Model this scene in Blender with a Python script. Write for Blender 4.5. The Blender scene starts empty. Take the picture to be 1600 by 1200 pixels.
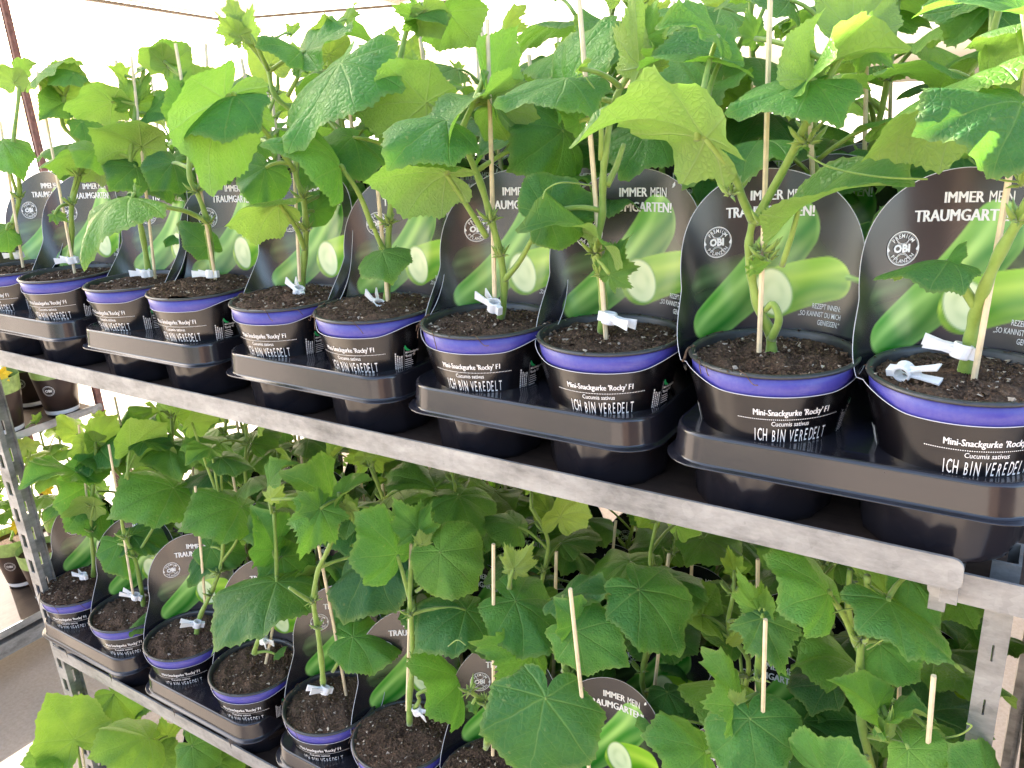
import bpy, bmesh, math, random
import numpy as np
from mathutils import Vector, Matrix
PI = math.pi
R_ = math.radians
scene = bpy.context.scene
C = scene.collection
CAMZ = 1.60

# ------------------------------------------------------------------ camera
EX = np.array([0.83927609, 0.13292628, -0.52720608])
EY = np.array([0.54061472, -0.30726555, 0.7831498])
EZ = np.array([-0.05789108, -0.94229427, -0.32974253])
RM = np.array([EX, EY, EZ])
FPX = 1289.0
cam_d = bpy.data.cameras.new('camera')
cam = bpy.data.objects.new('camera', cam_d)
C.objects.link(cam)
cam_d.sensor_width = 36
cam_d.lens = FPX / 1600 * 36
cam_d.clip_start = 0.02
cam_d.clip_end = 2000
m = Matrix.Identity(4)
for i in range(3):
    m[i][0] = RM[i][0]; m[i][1] = -RM[i][1]; m[i][2] = -RM[i][2]
m[2][3] = CAMZ
cam.matrix_world = m
scene.camera = cam

# ------------------------------------------------------------------ light
SUN_EL, SUN_AZ = 31.0, 285.0       # azimuth: clockwise from +Y
az = R_(SUN_AZ)
sdir = Vector((math.sin(az) * math.cos(R_(SUN_EL)), math.cos(az) * math.cos(R_(SUN_EL)), math.sin(R_(SUN_EL))))
world = bpy.data.worlds.new('World')
scene.world = world
world.use_nodes = True
wn = world.node_tree
wn.nodes.clear()
sky = wn.nodes.new('ShaderNodeTexSky')
sky.sky_type = 'NISHITA'
sky.sun_disc = False
sky.sun_elevation = R_(SUN_EL)
sky.sun_rotation = R_(SUN_AZ)
sky.air_density = 1.0
sky.dust_density = 4.0
sky.ozone_density = 0.6
bg = wn.nodes.new('ShaderNodeBackground')
bg.inputs['Strength'].default_value = 0.15
wo = wn.nodes.new('ShaderNodeOutputWorld')
wn.links.new(sky.outputs[0], bg.inputs[0])
wn.links.new(bg.outputs[0], wo.inputs[0])
sl = bpy.data.lights.new('sun', 'SUN')
sl.energy = 4.0
sl.angle = R_(0.5)
sl.color = (1.0, 0.95, 0.87)
so = bpy.data.objects.new('sun', sl)
C.objects.link(so)
so.rotation_euler = sdir.to_track_quat('Z', 'Y').to_euler()
so.location = (0, 0, 8)
scene.view_settings.view_transform = 'Standard'
scene.view_settings.look = 'None'
scene.view_settings.gamma = 1
scene.view_settings.exposure = 2.72
scene.cycles.use_denoising = True
scene.cycles.max_bounces = 8
scene.cycles.transparent_max_bounces = 8

# ------------------------------------------------------------------ helpers
def ray(px, py):
    return RM @ np.array([px - 800.0, py - 600.0, FPX])

def onY(p, Y):
    r = ray(*p); r = r * (Y / r[1])
    return Vector((r[0], r[1], r[2] + CAMZ))

def onZ(p, Z):
    r = ray(*p); r = r * ((Z - CAMZ) / r[2])
    return Vector((r[0], r[1], Z))

def link(o, parent=None):
    C.objects.link(o)
    if parent is not None:
        o.parent = parent
    return o

def mesh_from(name, verts, faces, mats=(), smooth=True, uvs=None):
    me = bpy.data.meshes.new(name)
    me.from_pydata([tuple(v) for v in verts], [], faces)
    for mt in mats:
        me.materials.append(mt)
    if smooth:
        me.polygons.foreach_set('use_smooth', [True] * len(me.polygons))
    if uvs is not None:
        ul = me.uv_layers.new(name='UVMap')
        idx = np.empty(len(me.loops), dtype=np.int32)
        me.loops.foreach_get('vertex_index', idx)
        ul.data.foreach_set('uv', np.asarray(uvs, dtype=np.float32)[idx].ravel())
    me.update()
    return me

def obj(name, me, parent=None, loc=None):
    o = bpy.data.objects.new(name, me)
    link(o, parent)
    if loc is not None:
        o.location = loc
    return o

def empty(name, loc, label, cat, group=None, rz=0):
    o = bpy.data.objects.new(name, None)
    C.objects.link(o)
    o.location = loc
    o.rotation_euler = (0, 0, rz)
    o['label'] = label; o['category'] = cat
    if group: o['group'] = group
    return o

def tag(o, label, cat, group=None):
    o['label'] = label; o['category'] = cat
    if group: o['group'] = group

class MB:
    """collects simple solids into one mesh"""
    def __init__(s):
        s.v = []; s.f = []
    def add(s, vs, fs):
        n = len(s.v)
        s.v += [tuple(v) for v in vs]
        s.f += [tuple(i + n for i in f) for f in fs]
    def box(s, a, b):
        x0, y0, z0 = a; x1, y1, z1 = b
        s.add([(x0, y0, z0), (x1, y0, z0), (x1, y1, z0), (x0, y1, z0), (x0, y0, z1), (x1, y0, z1), (x1, y1, z1), (x0, y1, z1)],
              [(0, 3, 2, 1), (4, 5, 6, 7), (0, 1, 5, 4), (1, 2, 6, 5), (2, 3, 7, 6), (3, 0, 4, 7)])
    def tube(s, pts, rad, n=7, cap=True, flat=1.0):
        pts = [Vector(p) for p in pts]
        if not isinstance(rad, (list, tuple)): rad = [rad] * len(pts)
        up = Vector((0.13, 0.31, 0.94)).normalized()
        vs = []; fs = []
        prev = None
        for i, p in enumerate(pts):
            t = (pts[min(i + 1, len(pts) - 1)] - pts[max(i - 1, 0)])
            t = t.normalized() if t.length > 1e-9 else Vector((0, 0, 1))
            if prev is None:
                a = t.cross(up)
                if a.length < 0.05: a = t.cross(Vector((1, 0, 0)))
            else:
                a = prev - t * prev.dot(t)
            a.normalize(); prev = a
            b = t.cross(a)
            for k in range(n):
                q = 2 * PI * k / n
                vs.append(p + (a * math.cos(q) + b * math.sin(q) * flat) * rad[i])
        for i in range(len(pts) - 1):
            for k in range(n):
                k2 = (k + 1) % n
                fs.append((i * n + k, i * n + k2, (i + 1) * n + k2, (i + 1) * n + k))
        if cap:
            fs.append(tuple(range(n - 1, -1, -1)))
            fs.append(tuple((len(pts) - 1) * n + k for k in range(n)))
        s.add(vs, fs)
    def lathe(s, prof, n=48, cx=0, cy=0, close=False):
        vs = []; fs = []
        for r, z in prof:
            for k in range(n):
                q = 2 * PI * k / n
                vs.append((cx + r * math.sin(q), cy - r * math.cos(q), z))
        for i in range(len(prof) - 1):
            for k in range(n):
                k2 = (k + 1) % n
                fs.append((i * n + k, i * n + k2, (i + 1) * n + k2, (i + 1) * n + k))
        if close:
            fs.append(tuple(range(n - 1, -1, -1)))
        s.add(vs, fs)
    def mesh(s, name, mat, smooth=False):
        return mesh_from(name, s.v, s.f, [mat] if not isinstance(mat, (list, tuple)) else mat, smooth)

def bez(p0, p1, p2, n=8):
    p0, p1, p2 = Vector(p0), Vector(p1), Vector(p2)
    return [(p0 * (1 - t) ** 2 + p1 * 2 * t * (1 - t) + p2 * t * t) for t in [i / n for i in range(n + 1)]]

def spline(pts, sub=5):
    pts = [Vector(p) for p in pts]
    out = []
    P = [pts[0] * 2 - pts[1]] + pts + [pts[-1] * 2 - pts[-2]]
    for i in range(1, len(P) - 2):
        for k in range(sub):
            t = k / sub
            a, b, c, d = P[i - 1], P[i], P[i + 1], P[i + 2]
            out.append(0.5 * ((2 * b) + (c - a) * t + (2 * a - 5 * b + 4 * c - d) * t * t + (3 * b - a - 3 * c + d) * t ** 3))
    out.append(pts[-1])
    return out

# ------------------------------------------------------------------ materials
def new_mat(name):
    mt = bpy.data.materials.new(name)
    mt.use_nodes = True
    nt = mt.node_tree
    return mt, nt, nt.nodes['Principled BSDF'], nt.nodes['Material Output']

def N(nt, t, **kw):
    n = nt.nodes.new(t)
    for k, v in kw.items():
        if k == 'op': n.operation = v
        else: setattr(n, k, v)
    return n

def math_n(nt, op, a, b=None, c=None):
    n = nt.nodes.new('ShaderNodeMath'); n.operation = op
    for i, v in enumerate((a, b, c)):
        if v is None: continue
        if isinstance(v, (int, float)): n.inputs[i].default_value = v
        else: nt.links.new(v, n.inputs[i])
    return n.outputs[0]

def mixc(nt, f, a, b, mode='MIX'):
    n = nt.nodes.new('ShaderNodeMix'); n.data_type = 'RGBA'; n.blend_type = mode
    for sock, v in ((n.inputs[0], f), (n.inputs[6], a), (n.inputs[7], b)):
        if isinstance(v, (int, float)): sock.default_value = v
        elif isinstance(v, tuple): sock.default_value = (*v, 1)
        else: nt.links.new(v, sock)
    return n.outputs[2]

def noise(nt, scale, detail=4, rough=0.55, coord=None, dim='3D'):
    n = nt.nodes.new('ShaderNodeTexNoise'); n.noise_dimensions = dim
    n.inputs['Scale'].default_value = scale
    n.inputs['Detail'].default_value = detail
    n.inputs['Roughness'].default_value = rough
    if coord is not None: nt.links.new(coord, n.inputs['Vector'])
    return n

def ramp(nt, fac, stops):
    n = nt.nodes.new('ShaderNodeValToRGB')
    while len(n.color_ramp.elements) < len(stops): n.color_ramp.elements.new(0.5)
    for e, (p, c) in zip(n.color_ramp.elements, stops):
        e.position = p; e.color = (*c, 1) if len(c) == 3 else c
    nt.links.new(fac, n.inputs[0])
    return n.outputs[0]

def bump(nt, b, h, strength, dist=0.001):
    n = nt.nodes.new('ShaderNodeBump')
    n.inputs['Strength'].default_value = strength
    n.inputs['Distance'].default_value = dist
    nt.links.new(h, n.inputs['Height'])
    nt.links.new(n.outputs[0], b.inputs['Normal'])
    return n

def objcoord(nt):
    return nt.nodes.new('ShaderNodeTexCoord').outputs['Object']

def simple(name, col, rough=0.5, var=0.0, vscale=60, metal=0.0, bmp=0.0, spec=0.5, transl=0.0):
    mt, nt, b, out = new_mat(name)
    co = objcoord(nt)
    nz = noise(nt, vscale, 5, 0.6, co)
    dark = tuple(max(0, c * (1 - var)) for c in col); light = tuple(min(1, c * (1 + var)) for c in col)
    nt.links.new(ramp(nt, nz.outputs[0], [(0.3, dark), (0.7, light)]), b.inputs['Base Color'])
    b.inputs['Roughness'].default_value = rough
    b.inputs['Metallic'].default_value = metal
    b.inputs['Specular IOR Level'].default_value = spec
    if bmp: bump(nt, b, nz.outputs[0], bmp, 0.0006)
    return mt

# leaf -----------------------------------------------------------------
def leaf_material():
    mt, nt, b, out = new_mat('cucumber_leaf')
    uv = nt.nodes.new('ShaderNodeUVMap').outputs[0]
    sep = nt.nodes.new('ShaderNodeSeparateXYZ'); nt.links.new(uv, sep.inputs[0])
    # a slow warp makes the veins wander a little
    wz = noise(nt, 3.0, 2, 0.5, uv)
    x = math_n(nt, 'ADD', sep.outputs[0], math_n(nt, 'MULTIPLY', math_n(nt, 'SUBTRACT', wz.outputs[0], 0.5), 0.10))
    y = sep.outputs[1]
    ax = math_n(nt, 'ABSOLUTE', x)
    th = math_n(nt, 'ARCTAN2', ax, y)
    r = math_n(nt, 'SQRT', math_n(nt, 'ADD', math_n(nt, 'MULTIPLY', x, x), math_n(nt, 'MULTIPLY', y, y)))
    st = R_(47)
    k = math_n(nt, 'ROUND', math_n(nt, 'DIVIDE', th, st))
    da = math_n(nt, 'ABSOLUTE', math_n(nt, 'SUBTRACT', th, math_n(nt, 'MULTIPLY', k, st)))
    perp = math_n(nt, 'MULTIPLY', r, math_n(nt, 'SINE', da))
    along = math_n(nt, 'MULTIPLY', r, math_n(nt, 'COSINE', da))
    w = math_n(nt, 'ADD', 0.006, math_n(nt, 'MULTIPLY', math_n(nt, 'SUBTRACT', 1.05, r), 0.013))
    main = math_n(nt, 'SUBTRACT', 1.0, math_n(nt, 'SMOOTH_MIN', math_n(nt, 'DIVIDE', perp, w), 1.0, 0.3))
    main = math_n(nt, 'MAXIMUM', main, 0.0)
    s2 = math_n(nt, 'DIVIDE', math_n(nt, 'SUBTRACT', along, math_n(nt, 'MULTIPLY', perp, 0.85)), 0.155)
    s2 = math_n(nt, 'ADD', s2, math_n(nt, 'MULTIPLY', k, 0.37))
    s2 = math_n(nt, 'PINGPONG', s2, 0.5)
    sec = math_n(nt, 'SUBTRACT', 1.0, math_n(nt, 'MINIMUM', math_n(nt, 'DIVIDE', s2, 0.042), 1.0))
    sec = math_n(nt, 'MULTIPLY', sec, 0.65)
    vor = nt.nodes.new('ShaderNodeTexVoronoi'); vor.feature = 'DISTANCE_TO_EDGE'
    vor.inputs['Scale'].default_value = 17
    nt.links.new(uv, vor.inputs['Vector'])
    ter = math_n(nt, 'MULTIPLY', math_n(nt, 'SUBTRACT', 1.0, math_n(nt, 'MINIMUM', math_n(nt, 'DIVIDE', vor.outputs[0], 0.09), 1.0)), 0.22)
    vein = math_n(nt, 'MAXIMUM', math_n(nt, 'MAXIMUM', main, sec), ter)
    oi = nt.nodes.new('ShaderNodeObjectInfo')
    age = nt.nodes.new('ShaderNodeAttribute'); age.attribute_type = 'OBJECT'; age.attribute_name = 'age'
    geo = nt.nodes.new('ShaderNodeNewGeometry')
    vm = nt.nodes.new('ShaderNodeVectorMath'); vm.operation = 'ADD'
    cx_ = nt.nodes.new('ShaderNodeCombineXYZ')
    nt.links.new(math_n(nt, 'MULTIPLY', oi.outputs['Random'], 37.0), cx_.inputs[0]); nt.links.new(math_n(nt, 'MULTIPLY', oi.outputs['Random'], 91.0), cx_.inputs[2])
    nt.links.new(uv, vm.inputs[0]); nt.links.new(cx_.outputs[0], vm.inputs[1])
    big = noise(nt, 2.6, 4, 0.6, vm.outputs[0])
    fine = noise(nt, 30, 4, 0.6, vm.outputs[0])
    spot = noise(nt, 11, 2, 0.5, vm.outputs[0])
    mat_col = ramp(nt, oi.outputs['Random'], [(0.0, (0.024, 0.108, 0.038)), (0.5, (0.050, 0.182, 0.042)), (1.0, (0.092, 0.258, 0.044))])
    col = mixc(nt, age.outputs['Fac'], mat_col, (0.22, 0.40, 0.045))
    patch = ramp(nt, big.outputs[0], [(0.3, (0.82, 0.86, 0.85)), (0.7, (1.2, 1.14, 1.05))])
    col = mixc(nt, 1.0, col, patch, 'MULTIPLY')
    speck = ramp(nt, fine.outputs[0], [(0.35, (0.9, 0.92, 0.9)), (0.65, (1.08, 1.06, 1.05))])
    col = mixc(nt, 1.0, col, speck, 'MULTIPLY')
    sp_f = ramp(nt, spot.outputs[0], [(0.69, (0, 0, 0)), (0.74, (1, 1, 1))])
    col = mixc(nt, math_n(nt, 'MULTIPLY', sp_f, 0.55), col, (0.30, 0.32, 0.10))
    top = mixc(nt, math_n(nt, 'MULTIPLY', vein, 0.55), col, (0.26, 0.42, 0.10))
    edge_col = nt.nodes.new('ShaderNodeVertexColor'); edge_col.layer_name = 'Edge'
    rim = math_n(nt, 'MAXIMUM', math_n(nt, 'MULTIPLY', math_n(nt, 'SUBTRACT', edge_col.outputs[0], 0.9), 10.0), 0.0)
    top = mixc(nt, math_n(nt, 'MULTIPLY', rim, 0.45), top, (0.30, 0.36, 0.09))
    und0 = mixc(nt, 0.75, col, (0.30, 0.39, 0.11))
    und = mixc(nt, math_n(nt, 'MULTIPLY', vein, 0.7), und0, (0.36, 0.46, 0.19))
    cc = mixc(nt, geo.outputs['Backfacing'], top, und)
    nt.links.new(cc, b.inputs['Base Color'])
    b.inputs['Roughness'].default_value = 0.42
    b.inputs['Specular IOR Level'].default_value = 0.28
    b.inputs['Sheen Weight'].default_value = 0.0
    b.inputs['Sheen Roughness'].default_value = 0.4
    b.inputs['Sheen Tint'].default_value = (0.8, 0.95, 0.9, 1)
    # blistered surface, veins sunk on the upper side
    pk = math_n(nt, 'MULTIPLY', math_n(nt, 'MINIMUM', vor.outputs[0], 0.35), 1.3)
    h = math_n(nt, 'SUBTRACT', math_n(nt, 'ADD', pk, math_n(nt, 'MULTIPLY', fine.outputs[0], 0.25)), math_n(nt, 'MULTIPLY', vein, 0.9))
    bump(nt, b, h, 0.55, 0.0020)
    tr = nt.nodes.new('ShaderNodeBsdfTranslucent')
    tcol = mixc(nt, math_n(nt, 'MULTIPLY', vein, 0.35), mixc(nt, age.outputs['Fac'], (0.20, 0.48, 0.045), (0.44, 0.64, 0.09)), (0.12, 0.24, 0.03))
    tcol = mixc(nt, 1.0, tcol, patch, 'MULTIPLY')
    nt.links.new(tcol, tr.inputs[0])
    mx = nt.nodes.new('ShaderNodeMixShader'); mx.inputs[0].default_value = 0.36
    nt.links.new(b.outputs[0], mx.inputs[1]); nt.links.new(tr.outputs[0], mx.inputs[2])
    nt.links.new(mx.outputs[0], out.inputs[0])
    return mt

def stem_material():
    mt, nt, b, out = new_mat('green_stem')
    co = objcoord(nt)
    nz = noise(nt, 120, 4, 0.6, co); n2 = noise(nt, 14, 2, 0.5, co)
    c = ramp(nt, n2.outputs[0], [(0.3, (0.20, 0.34, 0.035)), (0.7, (0.34, 0.47, 0.065))])
    c = mixc(nt, 0.25, c, ramp(nt, nz.outputs[0], [(0.35, (0.12, 0.2, 0.03)), (0.65, (0.4, 0.5, 0.16))]))
    nt.links.new(c, b.inputs['Base Color'])
    b.inputs['Roughness'].default_value = 0.5
    b.inputs['Subsurface Weight'].default_value = 0.0
    b.inputs['Sheen Weight'].default_value = 0.35
    bump(nt, b, nz.outputs[0], 0.5, 0.0008)
    tr = nt.nodes.new('ShaderNodeBsdfTranslucent'); nt.links.new(c, tr.inputs[0])
    mx = nt.nodes.new('ShaderNodeMixShader'); mx.inputs[0].default_value = 0.2
    nt.links.new(b.outputs[0], mx.inputs[1]); nt.links.new(tr.outputs[0], mx.inputs[2])
    nt.links.new(mx.outputs[0], out.inputs[0])
    return mt

def soil_material():
    mt, nt, b, out = new_mat('peat_soil')
    co = objcoord(nt)
    n1 = noise(nt, 420, 4, 0.7, co)
    n2 = noise(nt, 60, 3, 0.6, co)
    oi = nt.nodes.new('ShaderNodeObjectInfo')
    c = ramp(nt, n1.outputs[0], [(0.30, (0.012, 0.008, 0.006)), (0.50, (0.052, 0.031, 0.020)), (0.62, (0.125, 0.078, 0.050)), (0.74, (0.36, 0.26, 0.17))])
    dry = mixc(nt, math_n(nt, 'MULTIPLY', n2.outputs[0], oi.outputs['Random']), c, (0.16, 0.10, 0.065))
    nt.links.new(dry, b.inputs['Base Color'])
    b.inputs['Roughness'].default_value = 0.95
    b.inputs['Specular IOR Level'].default_value = 0.15
    bump(nt, b, n1.outputs[0], 1.0, 0.002)
    return mt

def plastic(name, col, rough, dust=0.12, dustcol=(0.25, 0.2, 0.16), bstr=0.12):
    mt, nt, b, out = new_mat(name)
    co = objcoord(nt)
    n1 = noise(nt, 40, 5, 0.65, co); n2 = noise(nt, 300, 3, 0.6, co)
    m_ = math_n(nt, 'MULTIPLY', math_n(nt, 'MULTIPLY', n1.outputs[0], n2.outputs[0]), dust * 2.5)
    c = mixc(nt, m_, col, dustcol)
    nt.links.new(c, b.inputs['Base Color'])
    b.inputs['Specular IOR Level'].default_value = 0.65
    rr = math_n(nt, 'ADD', rough, math_n(nt, 'MULTIPLY', n1.outputs[0], 0.14))
    nt.links.new(rr, b.inputs['Roughness'])
    bump(nt, b, n1.outputs[0], bstr, 0.001)
    return mt

def metal_material():
    mt, nt, b, out = new_mat('galvanised_steel')
    co = objcoord(nt)
    mp = nt.nodes.new('ShaderNodeMapping'); nt.links.new(co, mp.inputs[0])
    mp.inputs['Scale'].default_value = (0.8, 0.8, 2.2)
    n1 = noise(nt, 14, 6, 0.7, mp.outputs[0]); n2 = noise(nt, 90, 5, 0.7, co); n3 = noise(nt, 5, 3, 0.5, co)
    vo = nt.nodes.new('ShaderNodeTexVoronoi'); vo.inputs['Scale'].default_value = 160; nt.links.new(co, vo.inputs['Vector'])
    c = ramp(nt, n1.outputs[0], [(0.28, (0.12, 0.118, 0.112)), (0.48, (0.28, 0.275, 0.262)), (0.7, (0.41, 0.405, 0.39))])
    vg = nt.nodes.new('ShaderNodeRGBToBW'); nt.links.new(vo.outputs['Color'], vg.inputs[0])
    c = mixc(nt, 0.12, c, vg.outputs[0], 'SOFT_LIGHT')
    sc_ = ramp(nt, n2.outputs[0], [(0.62, (0, 0, 0)), (0.70, (1, 1, 1))])
    c = mixc(nt, math_n(nt, 'MULTIPLY', sc_, 0.35), c, (0.12, 0.10, 0.085))
    wh = ramp(nt, n3.outputs[0], [(0.60, (0, 0, 0)), (0.64, (1, 1, 1))])
    c = mixc(nt, math_n(nt, 'MULTIPLY', wh, 0.3), c, (0.75, 0.75, 0.74))
    nt.links.new(c, b.inputs['Base Color'])
    b.inputs['Metallic'].default_value = 0.45
    nt.links.new(math_n(nt, 'ADD', 0.38, math_n(nt, 'MULTIPLY', n2.outputs[0], 0.3)), b.inputs['Roughness'])
    bump(nt, b, n2.outputs[0], 0.25, 0.0008)
    return mt

def board_material():
    mt, nt, b, out = new_mat('plywood_board')
    co = objcoord(nt)
    mp = nt.nodes.new('ShaderNodeMapping'); nt.links.new(co, mp.inputs[0]); mp.inputs['Scale'].default_value = (3, 40, 3)
    n1 = noise(nt, 4, 6, 0.7, mp.outputs[0]); n2 = noise(nt, 20, 5, 0.7, co)
    c = ramp(nt, n1.outputs[0], [(0.3, (0.040, 0.022, 0.015)), (0.7, (0.085, 0.052, 0.036))])
    c = mixc(nt, 0.5, c, ramp(nt, n2.outputs[0], [(0.3, (0.04, 0.026, 0.02)), (0.7, (0.10, 0.068, 0.050))]))
    nt.links.new(c, b.inputs['Base Color']); b.inputs['Roughness'].default_value = 0.75; b.inputs['Specular IOR Level'].default_value = 0.2
    bump(nt, b, n1.outputs[0], 0.3, 0.001)
    return mt

def print_material():
    """sleeve print: colours of the picture live in the colour attribute, the reverse is plain navy card"""
    mt, nt, b, out = new_mat('sleeve_print')
    vc = nt.nodes.new('ShaderNodeVertexColor'); vc.layer_name = 'Col'
    geo = nt.nodes.new('ShaderNodeNewGeometry')
    co = objcoord(nt); n1 = noise(nt, 26, 3, 0.5, co)
    c = mixc(nt, geo.outputs['Backfacing'], vc.outputs[0], (0.010, 0.011, 0.022))
    nt.links.new(c, b.inputs['Base Color'])
    nt.links.new(math_n(nt, 'ADD', 0.17, math_n(nt, 'MULTIPLY', n1.outputs[0], 0.10)), b.inputs['Roughness'])
    b.inputs['Specular IOR Level'].default_value = 1.0
    bump(nt, b, n1.outputs[0], 0.06, 0.0010)
    return mt

M = {}
M['leaf'] = leaf_material()
M['stem'] = stem_material()
M['soil'] = soil_material()
M['crumb'] = simple('bark_crumb', (0.12, 0.075, 0.048), 0.9, 0.6, 300, spec=0.1)
M['perlite'] = simple('pale_crumb', (0.42, 0.34, 0.26), 0.9, 0.3, 300, spec=0.1)
M['tray'] = plastic('black_tray_plastic', (0.009, 0.009, 0.014), 0.10, 0.035)
M['lip'] = plastic('dark_pot_lip', (0.010, 0.011, 0.014), 0.30, 0.22, (0.15, 0.14, 0.12))
M['pot'] = plastic('black_pot_plastic', (0.012, 0.012, 0.014), 0.30, 0.1)
M['blue'] = plastic('blue_pot_band', (0.024, 0.022, 0.28), 0.32, 0.22, (0.25, 0.22, 0.36))
M['metal'] = metal_material()
M['board'] = board_material()
M['print'] = print_material()
M['white_ink'] = simple('white_ink', (0.80, 0.78, 0.76), 0.35, 0.03)
M['green_ink'] = simple('green_ink', (0.02, 0.35, 0.10), 0.35, 0.03)
M['card_edge'] = simple('white_card_edge', (0.62, 0.60, 0.62), 0.5, 0.05)
M['clip'] = simple('white_clip_plastic', (0.76, 0.75, 0.74), 0.35, 0.04)
M['stake'] = simple('split_bamboo', (0.72, 0.58, 0.36), 0.6, 0.16, 90, bmp=0.3)
M['rust'] = simple('rusty_painted_steel', (0.17, 0.075, 0.06), 0.6, 0.5, 60, bmp=0.4)
M['canopy'] = simple('beige_canopy_cloth', (0.46, 0.42, 0.36), 0.8, 0.06, 3)
M['beam'] = simple('grey_painted_beam', (0.10, 0.085, 0.07), 0.6, 0.2, 8)
M['yellow'] = simple('yellow_petal', (0.75, 0.52, 0.02), 0.6, 0.15, 80)
M['brownprint'] = simple('brown_sleeve_card', (0.045, 0.030, 0.026), 0.3, 0.15, 20)
M['palegreen'] = simple('pale_green_print', (0.30, 0.42, 0.12), 0.4, 0.35, 60)
M['purple'] = simple('purple_petal', (0.18, 0.10, 0.35), 0.6, 0.2, 80)
nt = M['leaf'].node_tree

def canopy_glow(mt):
    nt = mt.node_tree; b = nt.nodes['Principled BSDF']; out = nt.nodes['Material Output']
    tr = nt.nodes.new('ShaderNodeBsdfTranslucent'); tr.inputs[0].default_value = (0.55, 0.46, 0.34, 1)
    mx = nt.nodes.new('ShaderNodeMixShader'); mx.inputs[0].default_value = 0.06
    nt.links.new(b.outputs[0], mx.inputs[1]); nt.links.new(tr.outputs[0], mx.inputs[2]); nt.links.new(mx.outputs[0], out.inputs[0])
canopy_glow(M['canopy'])

def ground_material():
    mt, nt, b, out = new_mat('worn_concrete')
    co = objcoord(nt)
    n1 = noise(nt, 1.2, 6, 0.65, co); n2 = noise(nt, 90, 5, 0.7, co)
    c = ramp(nt, n1.outputs[0], [(0.3, (0.40, 0.32, 0.24)), (0.7, (0.56, 0.46, 0.36))])
    c = mixc(nt, 0.35, c, ramp(nt, n2.outputs[0], [(0.3, (0.28, 0.22, 0.17)), (0.7, (0.60, 0.52, 0.44))]))
    nt.links.new(c, b.inputs['Base Color']); b.inputs['Roughness'].default_value = 0.85
    bump(nt, b, n2.outputs[0], 0.4, 0.003)
    return mt
M['ground'] = ground_material()

# ------------------------------------------------------------------ setting
gb = MB(); gb.add([(-150, -150, 0), (150, -150, 0), (150, 150, 0), (-150, 150, 0)], [(0, 1, 2, 3)])
g = obj('ground', gb.mesh('ground', M['ground'])); g['kind'] = 'structure'

# canopy over the sales area: its far corner shows at the top left of the view
CH = 1.0 + CAMZ
c0 = Vector((-8.38, 6.92, CH)); cu = Vector((0.4, -0.9165, 0)); cv = Vector((0.9165, 0.4, 0))
can = empty('canopy', c0, 'large beige fabric canopy roof overhead with its far corner in view', 'canopy')
can.rotation_euler = (0, 0, math.atan2(cv.y, cv.x))   # local x = cv, local -y = cu
LU, LV = 8.05, 11.0
cb = MB()
nx_, ny_ = 11, 10
for j in range(ny_ + 1):
    for i in range(nx_ + 1):
        cb.v.append((LV * i / nx_, -LU * j / ny_, 0.05 + 0.02 * math.sin(i * 1.7) * math.cos(j * 1.3)))
for j in range(ny_):
    for i in range(nx_):
        a = j * (nx_ + 1) + i
        cb.f.append((a, a + nx_ + 1, a + nx_ + 2, a + 1))
obj('roof_cloth', cb.mesh('roof_cloth', M['canopy'], True), can)
for (x0, y0, x1, y1) in ((0, 0, LV, 0), (0, -LU, 0, 0), (0, -LU, LV, -LU), (LV, -LU, LV, 0)):
    q = MB(); q.box((min(x0, x1) - 0.03, min(y0, y1) - 0.03, 0.0), (max(x0, x1) + 0.03, max(y0, y1) + 0.03, 0.025))
    obj('edge_beam', q.mesh('edge_beam', M['beam']), can)
for k in range(1, 5):
    q = MB(); q.box((LV * k / 5 - 0.03, -LU + 0.04, -0.02), (LV * k / 5 + 0.03, -0.04, 0.022))
    obj('rafter', q.mesh('rafter', M['canopy']), can)
for (px_, py_) in ((LV, 0), (LV, -LU), (0, -LU)):
    q = MB(); q.box((px_ - 0.05, py_ - 0.05, -CH), (px_ + 0.05, py_ + 0.05, -0.022))
    obj('post', q.mesh('post', M['metal']), can)

# ------------------------------------------------------------------ trolley
ZU = CAMZ - 0.3022     # top of the upper front rail
ZL = CAMZ - 0.8425
ZB = 0.235
YF = 0.543
XL, XR = -1.372, -0.020
DEP = 0.57

def post_mesh(h, mat, sx, sy, wx=0.030, wy=0.034, small=False):
    """slotted L post, corner at origin, flanges run to +sx and +sy"""
    q = MB(); t = 0.0022
    def flange(w, ax):
        e = w * (0.46 if small else 0.30)
        def bx(a0, a1, z0, z1, dep=0.0):
            if ax == 0:
                x0, x1 = sorted((a0 * sx, a1 * sx)); y0, y1 = sorted((0, t * sy))
                q.box((x0, y0, z0), (x1, y1, z1))
            else:
                y0, y1 = sorted((a0 * sy, a1 * sy)); x0, x1 = sorted((0, t * sx))
                q.box((x0, y0, z0), (x1, y1, z1))
        s0 = t if ax == 1 else 0
        bx(s0, e, 0, h); bx(w - e, w, 0, h)
        z = 0.0
        while z < h:
            bx(e, w - e, z, min(h, z + (0.034 if small else 0.024))); z += 0.048
        # folded return along the free edge
        if ax == 0:
            x0, x1 = sorted(((w - t) * sx, w * sx)); y0, y1 = sorted((t * sy, 0.009 * sy))
        else:
            y0, y1 = sorted(((w - t) * sy, w * sy)); x0, x1 = sorted((t * sx, 0.009 * sx))
        q.box((x0, y0, 0), (x1, y1, h))
    flange(wx, 0); flange(wy, 1)
    return q.mesh('post', mat)

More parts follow.
